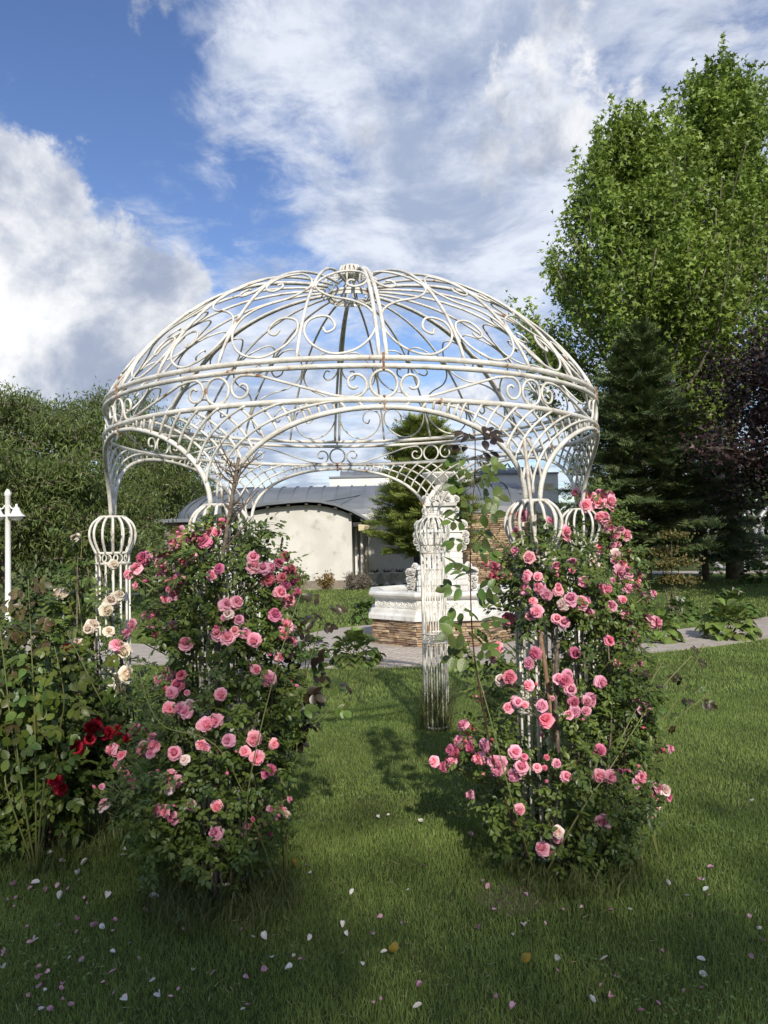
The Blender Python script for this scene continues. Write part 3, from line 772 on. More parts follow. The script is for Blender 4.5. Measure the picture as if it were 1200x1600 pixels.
# single leaf meshes used as separate parts
def leafmesh(mat, w=1.0, curl=.12):
    V = []; T = []; prof = [(0, .02), (.12, .2), (.3, .31), (.5, .34), (.7, .28), (.87, .15), (1, .0)]
    for i, (y, x) in enumerate(prof):
        z = -curl * y * y
        V += [(-x * w, y, z + .22 * x), (0, y, z), (x * w, y, z + .22 * x)]
        if i:
            a = 3 * (i - 1); b = 3 * i
            T += [(a, a + 1, b + 1), (a, b + 1, b), (a + 1, a + 2, b + 2), (a + 1, b + 2, b + 1)]
    me = mesh_tris('leaf', np.array(V), np.array(T), True); me.materials.append(MT[mat]); return me
LM = {k: [leafmesh(k, 1.0, .1), leafmesh(k, .9, .25), leafmesh(k, 1.1, -.05)] for k in ('leafpart', 'leafyellow', 'leafdark', 'leafbronze')}
def place_leaf(me, parent, pos, axis, nh, s, name='leaf'):
    o = link(name, me, parent); a = Vector(axis).normalized(); n = Vector(nh)
    x = a.cross(n)
    x = x.normalized() if x.length > 1e-6 else a.orthogonal().normalized()
    z = x.cross(a); m = Matrix((x, a, z)).transposed().to_4x4()
    o.matrix_basis = Matrix.Translation(Vector(pos)) @ m @ Matrix.Scale(s, 4); return o
def rv(): return Vector((random.gauss(0, 1), random.gauss(0, 1), random.gauss(0, 1))).normalized()
def leafy_cane(parent, pts, mats, n0=0.15, nodes=10, size=.06, cane_mat='cane_green', r=.005, leaflets=5, org=None, tipmat=None, tipfrom=.72):
    """cane curve in world space; compound leaves, every leaflet a part"""
    org = org or Vector(parent.location)
    cv = [Vector(p) for p in catmull(pts, 8)]
    n = len(cv)
    MB().tube([p - org for p in cv], [r * (1 - .55 * i / n) for i in range(n)], 6).build('cane', MT[cane_mat], parent, True)
    ga = random.uniform(0, 6)
    for k in range(nodes):
        t = n0 + (1 - n0) * (k + .5) / nodes; i = min(n - 2, int(t * (n - 1))); p = cv[i]; tg = (cv[i + 1] - cv[i]).normalized()
        ga += 2.4; side = Vector((math.cos(ga), math.sin(ga) * .55, .3)); side = (side - tg * side.dot(tg) * .7 + Vector((0, -.12, 0))).normalized()
        s = size * random.uniform(.75, 1.15) * (1 - .35 * t); rl = s * 1.7
        mk = tipmat if (tipmat and t > tipfrom) else random.choice(mats)
        fc_ = (Vector((0, -.8, .6)) + rv() * .45).normalized(); perp = fc_.cross(side).normalized(); upn = side.cross(perp)
        base = p - org
        for j in range(leaflets):
            if j == leaflets - 1: q = base + side * rl; ax = side + Vector((0, 0, -.35))
            else:
                q = base + side * rl * (.45 + .4 * (j // 2)); ax = side * .5 + perp * (1 if j % 2 else -1) + Vector((0, 0, -.25))
            ax = ax + rv() * .22
            place_leaf(random.choice(LM[mk]), parent, q, ax, upn + rv() * .4, s * random.uniform(.8, 1.1))
def bush(name, label, cat, D, prof, nshoot, roses, base_px, size=.034, rdepth=None, mat='roseleaf', young=.1, hide=(), canes=(), nrand=12, rk='pink', seed=1, lcount=7, dm=.059, jitter=1.0):
    r_ = np.random.default_rng(seed); random.seed(seed)
    b = P(base_px[0], 0, D); base = Vector((b.x, D, 0))
    root = empty(name, base, 0, label, cat)
    rows = []
    for py, xl, xr in prof:
        a, c = P(xl, py, D), P(xr, py, D); rows.append((a.z, (a.x + c.x) / 2, (c.x - a.x) / 2))
    rows.sort(); Z = np.array([q[0] for q in rows]); XC = np.array([q[1] for q in rows]); HW = np.array([q[2] for q in rows])
    def at(z): return np.interp(z, Z, XC), np.interp(z, Z, HW)
    zs = np.linspace(Z[0], Z[-1], 200); w_ = np.interp(zs, Z, HW); w_ = w_ / w_.sum()
    parts = []; yparts = []
    sz = r_.choice(zs, nshoot, p=w_) + r_.normal(0, .02, nshoot)
    xc, hw = at(sz); ang = r_.random(nshoot) * 2 * PI; u = r_.random(nshoot) ** .42
    rd = np.minimum(hw, rdepth or 9)
    pos = np.stack([xc + np.cos(ang) * u * hw * .94, D + np.sin(ang) * u * rd * .94, sz], 1)
    for h in hide:
        a, c = P(h[0], h[1], D), P(h[2], h[3], D)
        k = ~((pos[:, 0] > a.x) & (pos[:, 0] < c.x) & (pos[:, 2] < a.z) & (pos[:, 2] > c.z) & (r_.random(len(pos)) < h[4])); pos = pos[k]; ang = ang[k]
    m_ = len(pos)
    outd = np.stack([np.cos(ang), np.sin(ang), r_.normal(.35, .5, m_)], 1); outd = nrmz(outd + r_.normal(0, .45, (m_, 3)))
    for k in range(lcount):
        t = r_.random(m_) * .12 * jitter
        cpos = pos + outd * t[:, None] + r_.normal(0, .018, (m_, 3))
        d = nrmz(outd * .4 + r_.normal(0, .8, (m_, 3)) + np.array([0, -.1, .05]))
        up = nrmz(np.array([0, -.25, 1.0]) + r_.normal(0, .38, (m_, 3)) + outd * .35)
        side = nrmz(np.cross(d, up)); s = size * r_.uniform(.7, 1.2, m_); shade = r_.random(m_)
        yy = r_.random(m_) < young
        for j, (al, sd_) in enumerate(((1.5, 0), (.9, 1), (.9, -1), (.4, 1), (.4, -1))):
            q = cpos + d * (s * al)[:, None]
            ax = d * (.9 if sd_ == 0 else .45) + side * sd_ * .9 + np.array([0, 0, -.2]) + r_.normal(0, .12, (m_, 3))
            sc = s * (1.15 if sd_ == 0 else .95)
            parts.append(scatter(LV, LT, q[~yy], ax[~yy], up[~yy], sc[~yy], np.clip(shade[~yy] + r_.normal(0, .12, (~yy).sum()), 0, 1)))
            if yy.any(): yparts.append(scatter(LV, LT, q[yy], ax[yy], up[yy], sc[yy], shade[yy]))
    leaf_obj('foliage', parts, MT[mat], root, base)
    if yparts: leaf_obj('young_foliage', yparts, MT['roseleaf_young'], root, base)
    # stems from the ground
    sm_ = MB()
    for k in range(16):
        a = r_.random() * 2 * PI; r0 = .05 + .1 * r_.random(); h = Z[0] + (Z[-1] - Z[0]) * r_.uniform(.3, .95)
        x, hw_ = at(h); q = Vector((x + math.cos(a) * hw_ * .7, D + math.sin(a) * hw_ * .7, h))
        p0 = base + Vector((r0 * math.cos(a), r0 * math.sin(a), 0)); md = p0.lerp(q, .5) + Vector((math.cos(a) * .06, math.sin(a) * .06, .1))
        sm_.tube([Vector(v) - base for v in catmull([p0, md, q], 6)], [.008 * (1 - .5 * i / 12) for i in range(13)], 5)
    ped = MB(); lst_ = list(roses)
    for it in roses:
        if random.random() < .75: lst_.append((it[0] + random.uniform(-17, 17), it[1] + random.uniform(-13, 15), random.choice((it[2] if len(it) > 2 else rk, rk, 'pale' if random.random() < .5 else rk, 's', 'b')) if rk in ('pink', 'deep') else rk))
    for k in range(nrand):
        h = r_.choice(zs, p=w_); x, hw_ = at(h); a = r_.uniform(.15, PI - .15)
        lst_.append((None, Vector((x + math.cos(a) * hw_, D + math.sin(a) * min(hw_, rdepth or 9), h)), rk))
    for it in lst_:
        if it[0] is None: p = it[1]; kd = it[2]; dia = dm * random.uniform(.8, 1.1); small = False
        else:
            px, py = it[0], it[1]; kd = it[2] if len(it) > 2 else rk; small = kd in ('s', 'b')
            if small: kd = 'pink' if kd == 's' else 'deep'
            z0 = P(px, py, D).z; x, hw_ = at(z0); rd_ = min(hw_, rdepth or 9)
            dx = (P(px, py, D).x - x) / max(hw_, .05)
            Yr = D - rd_ * math.sqrt(max(0, 1 - min(1, abs(dx)) ** 2)) * .97 - random.uniform(-.01, .05)
            p = P(px, py, Yr); dia = dm * random.uniform(.72, 1.22) * (.5 if small else 1)
        x, hw_ = at(p.z)
        od = Vector((p.x - x, p.y - D, .02)).normalized(); fd = (od + Vector((0, -.25, .3)) + rv() * .68).normalized()
        bud = small and random.random() < .6
        o = link('rosebud' if bud else 'rose', BUD.get(kd, BUD['pink']) if bud else random.choice(BL[kd]), root)
        o.location = p - base; q = fd.to_track_quat('Z', 'Y'); o.rotation_euler = (q @ Euler((0, 0, random.uniform(0, 6))).to_quaternion()).to_euler(); s = dia * (1.0 if bud else 1.06)
        o.scale = (s, s, s * random.uniform(.9, 1.15))
        inn = p - fd * .05; core = Vector((x + (p.x - x) * .5, D + (p.y - D) * .5, p.z - .14))
        ped.tube([Vector(v) - base for v in catmull([p - fd * .005, inn, core], 4)], .0028, 4)
    sm_.build('stems', MT['twig'], root, True)['kind'] = 'stuff'; ped.build('flower_stalks', MT['cane_green'], root, True)['kind'] = 'stuff'
    for pts, r in canes:
        cv = [Vector(v) for v in catmull([P(*q) for q in pts], 8)]
        MB().tube([v - base for v in cv], [r * .62 * (1 - .5 * i / len(cv)) for i in range(len(cv))], 6).build('cane', MT['cane_green'], root, True)
    return root
def long_grass(name, label, c, r, n, h, seed=3):
    r_ = np.random.default_rng(seed)
    a = r_.random(n) * 2 * PI; q = np.sqrt(r_.random(n)) * r
    pos = np.stack([c[0] + q * np.cos(a), c[1] + q * np.sin(a), np.zeros(n)], 1)
    ln = h * r_.uniform(.4, 1.15, n); lean = r_.normal(0, .42, (n, 2)); V = []; T = []; wdt = .0032
    az = r_.random(n) * PI; sx = np.stack([np.cos(az), np.sin(az), 0 * az], 1) * wdt
    p1 = pos + np.stack([lean[:, 0] * ln * .25, lean[:, 1] * ln * .25, ln * .5], 1); p2 = pos + np.stack([lean[:, 0] * ln * .9, lean[:, 1] * ln * .9, ln * (.92 - .2 * np.abs(lean).sum(1))], 1)
    V = np.stack([pos - sx, pos + sx, p1 - sx * .8, p1 + sx * .8, p2], 1).reshape(-1, 3)
    T = (np.array([(0, 1, 3), (0, 3, 2), (2, 3, 4)])[None] + (np.arange(n) * 5)[:, None, None]).reshape(-1, 3)
    me = mesh_tris(name, V, T, False, {'rnd': np.repeat(r_.random(n), 5)}); me.materials.append(MT['longgrass'])
    o = link(name, me); tag(o, label, 'grass', None, 'stuff'); return o

# ------------------------------------------------------------------ trees
def limb_curve(p, az, el, length, curve, n=8, wob=.06):
    pts = [Vector(p)]; d = el
    for i in range(n):
        v = Vector((math.cos(az) * math.cos(d), math.sin(az) * math.cos(d), math.sin(d)))
        pts.append(pts[-1] + v * (length / n) + rv() * wob * length / n); d += curve / n; az += random.uniform(-.08, .08)
    return pts
def tree(name, label, cat, base, H, env, nlimb, nleaf, leaf, lsize, mat, bark='bark', tr=.18, el=(35, 70), curve=.3, z0=.2, spread=.35, group=None, seed=1, hang=0.0, trunk_top=.9, sub=4, leafup=.4, ztop=None, clip=None, spires=0):
    random.seed(seed); r_ = np.random.default_rng(seed)
    root = empty(name, base, 0, label, cat, group)
    n = 10; tp = [Vector((random.gauss(0, .03) * i * .3, random.gauss(0, .03) * i * .3, H * trunk_top * i / n)) for i in range(n + 1)]
    tp[0] = Vector((0, 0, 0))
    MB().tube(tp, [tr * (1.25 if i == 0 else 1) * (1 - .85 * i / n) for i in range(n + 1)], 9).build('trunk', MT[bark], root, True)
    centers = []; dirs = []
    for k in range(nlimb):
        f = z0 + (1 - z0) * ((k + random.random()) / nlimb) ** .9 * .93
        h = f * H; i = min(n - 1, int(h / (H * trunk_top) * n)); t = h / (H * trunk_top) * n - i
        p = tp[i].lerp(tp[i + 1], min(1, max(0, t)))
        az = k * 2.4 + random.uniform(-.3, .3); e = rad(random.uniform(*el)); ln = env(f) * random.uniform(.75, 1.1) / max(.35, math.cos(e + curve * .5))
        pts = limb_curve(p, az, e, ln, curve)
        if clip or ztop:
            good = [q for q in pts if (not ztop or q.z < ztop - .25) and (not clip or math.hypot(q.x, q.y) < env(min(1.0, q.z / H)) * 1.05)]
            m9 = max(3, len(good)); pts = pts[:m9]; pts = [Vector(v) for v in np.array([[np.interp(u, np.linspace(0, 1, len(pts)), [c_[i_] for c_ in pts]) for i_ in range(3)] for u in np.linspace(0, 1, 9)])]; ln = (pts[-1] - pts[0]).length
        lm = MB().tube(pts, [tr * .34 * (1 - f * .6) * (1 - .85 * j / 8) + .006 for j in range(9)], 6)
        for s in range(sub):
            j = random.randint(2, 6); pp = pts[j]; q = limb_curve(pp, az + random.choice((-1, 1)) * random.uniform(.5, 1.1), e + random.uniform(-.2, .4), ln * random.uniform(.3, .5), curve, 5)
            lm.tube(q, [tr * .14 * (1 - f * .6) * (1 - .8 * u / 5) + .004 for u in range(6)], 4)
            for v in q[1:]: centers.append(v)
        lm.build('limb', MT[bark], root, True)
        for v in pts[2:]: centers.append(v)
    for t in np.linspace(.7, 1, 6): centers.append(tp[-1] * t)
    C = np.array([tuple(c) for c in centers]); idx = r_.integers(0, len(C), nleaf)
    pos = C[idx] + r_.normal(0, spread, (nleaf, 3)) * np.array([1, 1, .85])
    if ztop: k_ = pos[:, 2] < ztop + r_.normal(0, .12, nleaf); pos = pos[k_]; idx = idx[k_]; nleaf = len(pos)
    if clip:
        k_ = np.hypot(pos[:, 0], pos[:, 1]) < np.array([env(min(1.0, max(0, z / H))) for z in pos[:, 2]]) * clip + r_.normal(0, .3, nleaf); pos = pos[k_]; idx = idx[k_]; nleaf = len(pos)
    if spires:
        ex = []; ei = []
        for s in range(spires):
            q = pos[r_.integers(0, nleaf)]; f_ = min(1.0, q[2] / H); rr_ = math.hypot(q[0], q[1])
            if rr_ < env(f_) * .72 and f_ < .86: continue
            dz = np.array([q[0] * .12, q[1] * .12, 1.0]) * r_.uniform(.6, 1.6); m9 = 38; u_ = r_.random(m9)
            ex.append(q + dz * u_[:, None] + r_.normal(0, .17, (m9, 3)) * (1.15 - u_)[:, None]); ei += [0] * m9
        pos = np.concatenate([pos] + ex); idx = np.concatenate([idx, np.array(ei, int)]); nleaf = len(pos)
    tv, tf = leaf
    ax = r_.normal(0, 1, (nleaf, 3)); ax[:, 2] -= hang
    nh = r_.normal(0, .7, (nleaf, 3)) + np.array([0, -.3, leafup])
    shade = np.clip(r_.random(len(C))[idx] * .6 + r_.random(nleaf) * .4, 0, 1)
    leaf_obj('crown', [scatter(tv, tf, pos, ax, nh, lsize * r_.uniform(.65, 1.2, nleaf), shade)], MT[mat], root, (0, 0, 0))
    return root
def conifer(name, label, base, H, Rm, mat, nb, per, sp, seed, droop=-.25, z0=.1, lean=.0, power=.85, cat='conifer', tr=.13):
    random.seed(seed); r_ = np.random.default_rng(seed)
    root = empty(name, base, 0, label, cat)
    MB().tube([Vector((0, 0, 0)), Vector((0, 0, H * .5)), Vector((0, 0, H))], [tr, tr * .6, .012], 8).build('trunk', MT['bark'], root, True)
    pos = []; ax = []; sz = []; bm = MB()
    for k in range(nb):
        f = z0 + (1 - z0) * (k / nb) ** .95; L_ = Rm * (1 - f) ** power * random.uniform(.6, 1.2) + .08
        az = k * 2.39996 + random.uniform(-.25, .25); e = rad(10 + 45 * f) + random.uniform(-.1, .1)
        pts = limb_curve((0, 0, f * H), az, e, L_, droop * 1.6, 6, .05); bm.tube(pts, [.02 * (1 - f * .6) * (1 - .8 * i / 6) + .004 for i in range(7)], 4)
        m_ = max(5, int(per * (L_ / Rm)))
        for j in range(m_):
            t = .18 + .82 * (j + random.random()) / m_; i = min(5, int(t * 6)); p = pts[i].lerp(pts[i + 1], t * 6 - i); tg = (pts[i + 1] - pts[i]).normalized()
            sd = Vector((-math.sin(az), math.cos(az), 0)) * random.choice((-1, 1)) * random.uniform(.3, 1.1)
            a = (tg * random.uniform(.5, 1) + sd + Vector((0, 0, random.uniform(-.45, .25)))).normalized()
            wdt = L_ * .32 * (1 - t * .75) * random.random()
            pos.append(tuple(p + sd * wdt + Vector((0, 0, -wdt * .25)))); ax.append(tuple(a)); sz.append(sp * random.uniform(.7, 1.25))
    bm.build('branches', MT['bark'], root, True)['kind'] = 'stuff'
    n = len(pos)
    for q in range(12): pos.append((0, 0, H * (.97 + .004 * q) - .05)); ax.append((math.cos(q * 2.4) * .6, math.sin(q * 2.4) * .6, 1)); sz.append(sp * .8)
    n = len(pos); nh = np.array([0, -.2, 1.0]) + r_.normal(0, .45, (n, 3))
    leaf_obj('crown', [scatter(NV, NT, np.array(pos), np.array(ax), nh, np.array(sz))], MT[mat], root, (0, 0, 0))
    return root
# ------------------------------------------------------------------ trees in view
def gx(px, Y): return P(px, 830, Y).x
star = (SV, ST); diam = (DV, DT); oval = (LV, LT)
env_p = lambda f: 3.9 * max(.03, 1 - (abs(f - .42) / .60) ** 2.0) ** .8
tree('plane_tree', 'leafy green plane tree with ragged crown beside the dome', 'tree', (gx(1003, 26), 26, 0), 15.4, env_p, 60, 50000, star, .21, 'plane', 'bark_pale', .24, (28, 52), .5, .20, .225, 'tall plane trees at right', 21, trunk_top=.97, leafup=.5, ztop=15.0, clip=.98, spires=520)
tree('plane_tree', 'tallest green plane tree at the right edge, reaching highest', 'tree', (gx(1146, 27.5), 27.5, 0), 18.2, env_p, 64, 52000, star, .22, 'plane', 'bark_pale', .26, (30, 54), .5, .20, .235, 'tall plane trees at right', 33, trunk_top=.97, leafup=.5, ztop=17.6, clip=.98, spires=520)
conifer('spruce', 'dark green spruce with bare lower trunk in front of the plane trees', (gx(1006, 23), 23, 0), P(990, 515, 23).z, 3.0, 'spruce', 260, 95, .40, 5, -.28, .12, power=.78)
conifer('spruce', 'very dark spruce standing in shade behind the purple maple', (gx(1100, 27), 27, 0), 7.4, 2.8, 'spruce', 190, 70, .40, 6, -.3, .08)
conifer('larch', 'soft light green conifer behind the white fountain', (gx(664, 25), 25, 0), P(664, 665, 25).z, 1.95, 'larch', 240, 85, .36, 7, -.18, .20, power=.45)
env_m = lambda f: 3.3 * max(.25, 1 - ((f - .45) / .6) ** 2) ** .5
tree('purple_maple', 'dark purple-leaved maple at the right edge', 'tree', (gx(1300, 20), 20, 0), 6.6, env_m, 36, 22000, star, .17, 'maple', 'bark', .16, (5, 45), -.25, .20, .32, None, 44, leafup=.8, ztop=7.6)
env_w = lambda f: 3.0 * max(.3, 1 - ((f - .4) / .7) ** 2) ** .6
WL = 'willows at left'
for i, (px, py, Y, sd_, lb) in enumerate(((-45, 575, 20, 51, 'tall willow cut by the left edge of the picture'), (88, 600, 19, 52, 'rounded olive green willow behind the white lamp post'), (228, 655, 39, 53, 'willow farthest back, rising behind the left end of the metal roof'), (10, 690, 16.5, 54, 'low willow mass with long hanging leaves directly behind the lamp post'))):
    H = P(px, py, Y).z * .90
    tree('willow', lb, 'tree', (gx(px, Y), Y, 0), H, (lambda f, k=(.95, .95, 1.5, .85)[i]: env_w(f) * k), 44, 42000, diam, (.135, .135, .22, .135)[i], 'willow', 'bark', .2, (15, 55), -1.1, .06, (.18, .18, .3, .18)[i], WL, sd_, hang=1.3, sub=7, leafup=.3)
# unseen trees behind the viewer that throw the foreground shade
env_s = lambda f: 2.9 * max(.3, 1 - ((f - .5) / .6) ** 2) ** .5
for i, (x, y, H, zt) in enumerate(((-2.4, -13.6, 10.4, 11.2), (1.2, -14.2, 10.8, 11.55), (4.6, -13.8, 10.6, 11.35), (8.2, -14.0, 10.4, 11.2))):
    tree('shade_tree', ('leftmost', 'second from left', 'third from left', 'rightmost')[i] + ' of the row of tall leafy trees behind the viewer', 'tree', (x, y, 0), H, env_s, 38, 9500, (WV, DT), .27, 'hedge', 'bark', .2, (10, 60), .2, .10, .40, 'trees behind the viewer', 60 + i, sub=4, ztop=zt)
tree('shade_tree', 'broad tree right of the picture shading the purple maple', 'tree', (13.0, 12.5, 0), 9.4, lambda f: 3.2 * max(.3, 1 - ((f - .5) / .6) ** 2) ** .5, 28, 7500, (WV, DT), .40, 'hedge', 'bark', .2, (10, 60), .2, .16, .45, None, 70)
# far wood closing the horizon
r_ = np.random.default_rng(77); n = 16000
xx = r_.uniform(-70, 80, n); hh = 4.6 + 1.3 * np.sin(xx * .31) + .9 * np.sin(xx * .83 + 1)
pos = np.stack([xx, 52 + r_.normal(0, 2.5, n), hh * r_.random(n) ** .7], 1)
o = leaf_obj('far_trees', [scatter(WV, DT, pos, r_.normal(0, 1, (n, 3)), r_.normal(0, .8, (n, 3)) + np.array([0, -.4, .4]), r_.uniform(.6, 1.2, n))], MT['hedge'], None, (0, 0, 0))
tag(o, 'distant belt of green trees closing the garden', 'trees', None, 'stuff')

# ------------------------------------------------------------------ small shrubs
def shrub(name, label, px, py, w_px, top_py, Y, mat, n, ls, seed, leaf=oval, shape=1.0, group=None):
    r_ = np.random.default_rng(seed); random.seed(seed)
    c = P(px, py, Y); base = Vector((c.x, Y, 0)); H = P(px, top_py, Y).z; R_ = w_px / 2 * Y / F
    root = empty(name, base, 0, label, 'shrub', group)
    st = MB()
    C = []
    for k in range(22):
        a = random.uniform(0, 6.28); e = random.uniform(.1, 1) * R_
        q = Vector((e * math.cos(a), e * math.sin(a), H * random.uniform(.45, .97) * (1 - .25 * (e / R_) ** 2)))
        st.tube([Vector((e * .15 * math.cos(a), e * .15 * math.sin(a), 0)), q * .55 + Vector((0, 0, .04)), q], [.009, .007, .003], 4)
        for t in np.linspace(.35, 1, 7): C.append(q * t)
    st.build('stems', MT['twig'], root, True)['kind'] = 'stuff'
    C = np.array([tuple(v) for v in C]); pos = C[r_.integers(0, len(C), n)] + r_.normal(0, R_ * .16, (n, 3)); pos[:, 2] = np.maximum(pos[:, 2], .02)
    leaf_obj('foliage', [scatter(*leaf, pos, r_.normal(0, .8, (n, 3)) + np.array([0, 0, .5]), r_.normal(0, .7, (n, 3)) + np.array([0, -.4, .5]), ls * r_.uniform(.6, 1.2, n))], MT[mat], root, (0, 0, 0))
    return root
shrub('copper_shrub', 'sparse copper-leaved shrub against the plaster gable', 510, 925, 34, 890, 26.2, 'copper', 420, .10, 1)
shrub('grey_shrub', 'rounded grey-brown shrub at the corner of the plaster gable', 557, 924, 42, 896, 26.0, 'lavender', 2600, .13, 2, diam)
shrub('green_shrub', 'upright light green shrub half hidden behind the left rose', 462, 930, 36, 884, 25.8, 'larch', 700, .10, 3)
shrub('dark_shrub', 'low dark shrub under the willow, beside the brick end wall', 245, 930, 70, 850, 24, 'spruce', 2500, .14, 4)
shrub('dark_shrub', 'dark leafy shrub behind the lamp post foot', 60, 950, 130, 880, 15.5, 'spruce', 3500, .12, 14)

# clipped azalea with layered pads
Y = 15.9; az_ = empty('azalea', (gx(1046, Y), Y, 0), 0, 'small cloud-pruned azalea with orange-green pads on thin stems', 'shrub')
AO = Vector(az_.location); C = []
random.seed(8); r_ = np.random.default_rng(8)
for (px, py, w_, h_) in ((1045, 836, 46, 14), (1038, 862, 42, 20), (1062, 878, 52, 22), (1030, 884, 34, 18), (1068, 908, 34, 18), (1042, 905, 30, 16)):
    q = P(px, py, Y) - AO; b = Vector((random.uniform(-.04, .04), random.uniform(-.04, .04), 0))
    q.y += random.uniform(-.2, .2)
    MB().tube([Vector(v) for v in catmull([b, b.lerp(q, .45) + Vector((random.uniform(-.05, .05), 0, .05)), q], 5)], [.018 - .0011 * i for i in range(11)], 5).build('stem', MT['twig'], az_, True)
    n = 420; pos = np.array(tuple(q)) + r_.normal(0, 1, (n, 3)) * np.array([w_ * .26 * Y / F, w_ * .26 * Y / F, h_ * .20 * Y / F])
    leaf_obj('foliage_pad', [scatter(LV, LT, pos, r_.normal(0, 1, (n, 3)) + np.array([0, 0, .5]), r_.normal(0, .5, (n, 3)) + np.array([0, -.3, .8]), .07 * r_.uniform(.6, 1.2, n))], MT['azalea'], az_, (0, 0, 0))

# hostas, every leaf a part
def hosta_leaf(mat, droop):
    V = []; T = []
    prof = [(0, .015), (.28, .02), (.34, .2), (.5, .32), (.68, .3), (.85, .17), (1, 0)]
    for i, (t, x) in enumerate(prof):
        z = .55 * math.sin(t * 1.9) * (1 - droop) - droop * t * t * .75; y = t * (1 - .18 * t)
        V += [(-x, y, z + .25 * x), (-x * .5, y, z + .03 * x), (0, y, z - .02), (x * .5, y, z + .03 * x), (x, y, z + .25 * x)]
        if i:
            a, b = 5 * (i - 1), 5 * i
            for k in range(4): T += [(a + k, a + k + 1, b + k + 1), (a + k, b + k + 1, b + k)]
    me = mesh_tris('leaf', np.array(V), np.array(T), True); me.materials.append(MT[mat]); return me
HL = {k: [hosta_leaf(k, d) for d in (.15, .35, .55, .75)] for k in ('hosta', 'hosta_dark')}
def hosta(label, px, py, w_px, n, mat='hosta', seed=1, flower=False):
    random.seed(seed); g_ = G(px, py); Y = g_.y; R_ = w_px / 2 * Y / F * 1.05
    root = empty('hosta', (g_.x, g_.y, 0), 0, label, 'plant', 'hostas around the garden path')
    n = int(n * 1.5)
    for k in range(n):
        f = ((k + .5) / n) ** .6; a = k * 2.39996 + random.uniform(-.2, .2); rr = R_ * .46 * f
        o = link('leaf', HL[mat][random.randint(0, 1) if f < .6 else random.randint(1, 3)], root); s = R_ * random.uniform(.46, .66)
        o.location = (math.cos(a) * rr, math.sin(a) * rr, R_ * (.50 * (1 - f * f) + .14 + random.uniform(-.06, .06)))
        o.rotation_euler = (rad(52 * (1 - f) - 22 * f + random.uniform(-12, 12)), random.uniform(-.3, .3), a - PI / 2); o.scale = (s * random.uniform(.85, 1.1), s, s)
    stm_ = MB()
    for k in range(16):
        a = k * 2.4; stm_.tube([Vector((0, 0, 0)), Vector((math.cos(a) * R_ * .3, math.sin(a) * R_ * .3, R_ * .4))], .007, 4)
    stm_.build('leaf_stalks', MT['cane_green'], root)['kind'] = 'stuff'
    if flower:
        for k in range(3):
            a = random.uniform(0, 6); q = Vector((math.cos(a) * .12, math.sin(a) * .12, R_ * random.uniform(.9, 1.15)))
            st = MB().tube([Vector((0, 0, .05)), q], .004, 4)
            for j in range(5): st.tube([q * (.75 + .06 * j), q * (.75 + .06 * j) + Vector((random.uniform(-.04, .04), -.03, -.02))], [.003, .010], 5)
            st.build('flower_spike', MT['petalw'], root)
    return root
hosta('bright green hosta on the grass edge left of the paved path', 556, 1040, 98, 58, 'hosta', 1)
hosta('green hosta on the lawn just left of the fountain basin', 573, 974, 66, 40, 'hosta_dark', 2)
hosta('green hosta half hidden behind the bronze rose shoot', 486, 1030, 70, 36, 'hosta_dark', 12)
hosta('bright green hosta right of the thin rear column', 718, 1045, 74, 44, 'hosta', 3)
hosta('bright hosta nearest the right rose bush at the path edge', 1030, 1003, 84, 52, 'hosta', 4)
hosta('large bright hosta on the path edge at right, front one of the pair', 1138, 998, 104, 60, 'hosta', 5)
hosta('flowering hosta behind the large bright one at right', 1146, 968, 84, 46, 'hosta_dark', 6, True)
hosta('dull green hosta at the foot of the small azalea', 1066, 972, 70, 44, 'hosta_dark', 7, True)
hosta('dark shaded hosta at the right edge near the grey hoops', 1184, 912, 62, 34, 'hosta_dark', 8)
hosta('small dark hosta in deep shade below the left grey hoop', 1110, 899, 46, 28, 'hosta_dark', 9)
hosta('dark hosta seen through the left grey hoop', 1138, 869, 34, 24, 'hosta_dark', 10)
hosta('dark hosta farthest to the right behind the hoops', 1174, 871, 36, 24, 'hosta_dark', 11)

# grey hoops
for i, (px, py, Y, R_, rz, rx, lb) in enumerate(((1148, 838, 34, 1.38, .2, .0, 'front grey metal hoop standing under the purple maple'), (1136, 838, 36.5, 1.45, -.5, .1, 'rear grey metal hoop crossing behind the front hoop'), (1226, 836, 32, 1.45, .3, .0, 'grey metal hoop cut by the right edge of the picture'))):
    c = P(px, py, Y); m = MB()
    m.tube([(R_ * math.cos(a), 0, R_ * 1.0 * math.sin(a)) for a in np.linspace(0, 2 * PI, 60, endpoint=False)], .085, 8, True)
    o = m.build('hoop', MT['hoop'], None, True); o.location = (c.x, Y, R_ - .04); o.rotation_euler = (rx, 0, rz); tag(o, lb, 'hoop', 'grey hoops')
m = MB().lathe([(0, 0), (1.7, 0), (1.7, .14), (1.6, .17), (0, .17)], 40); o = m.build('round_platform', MT['white_wall']); o.location = (gx(1190, 41), 41, 0.0); tag(o, 'low white round platform on the far sunlit lawn', 'platform')

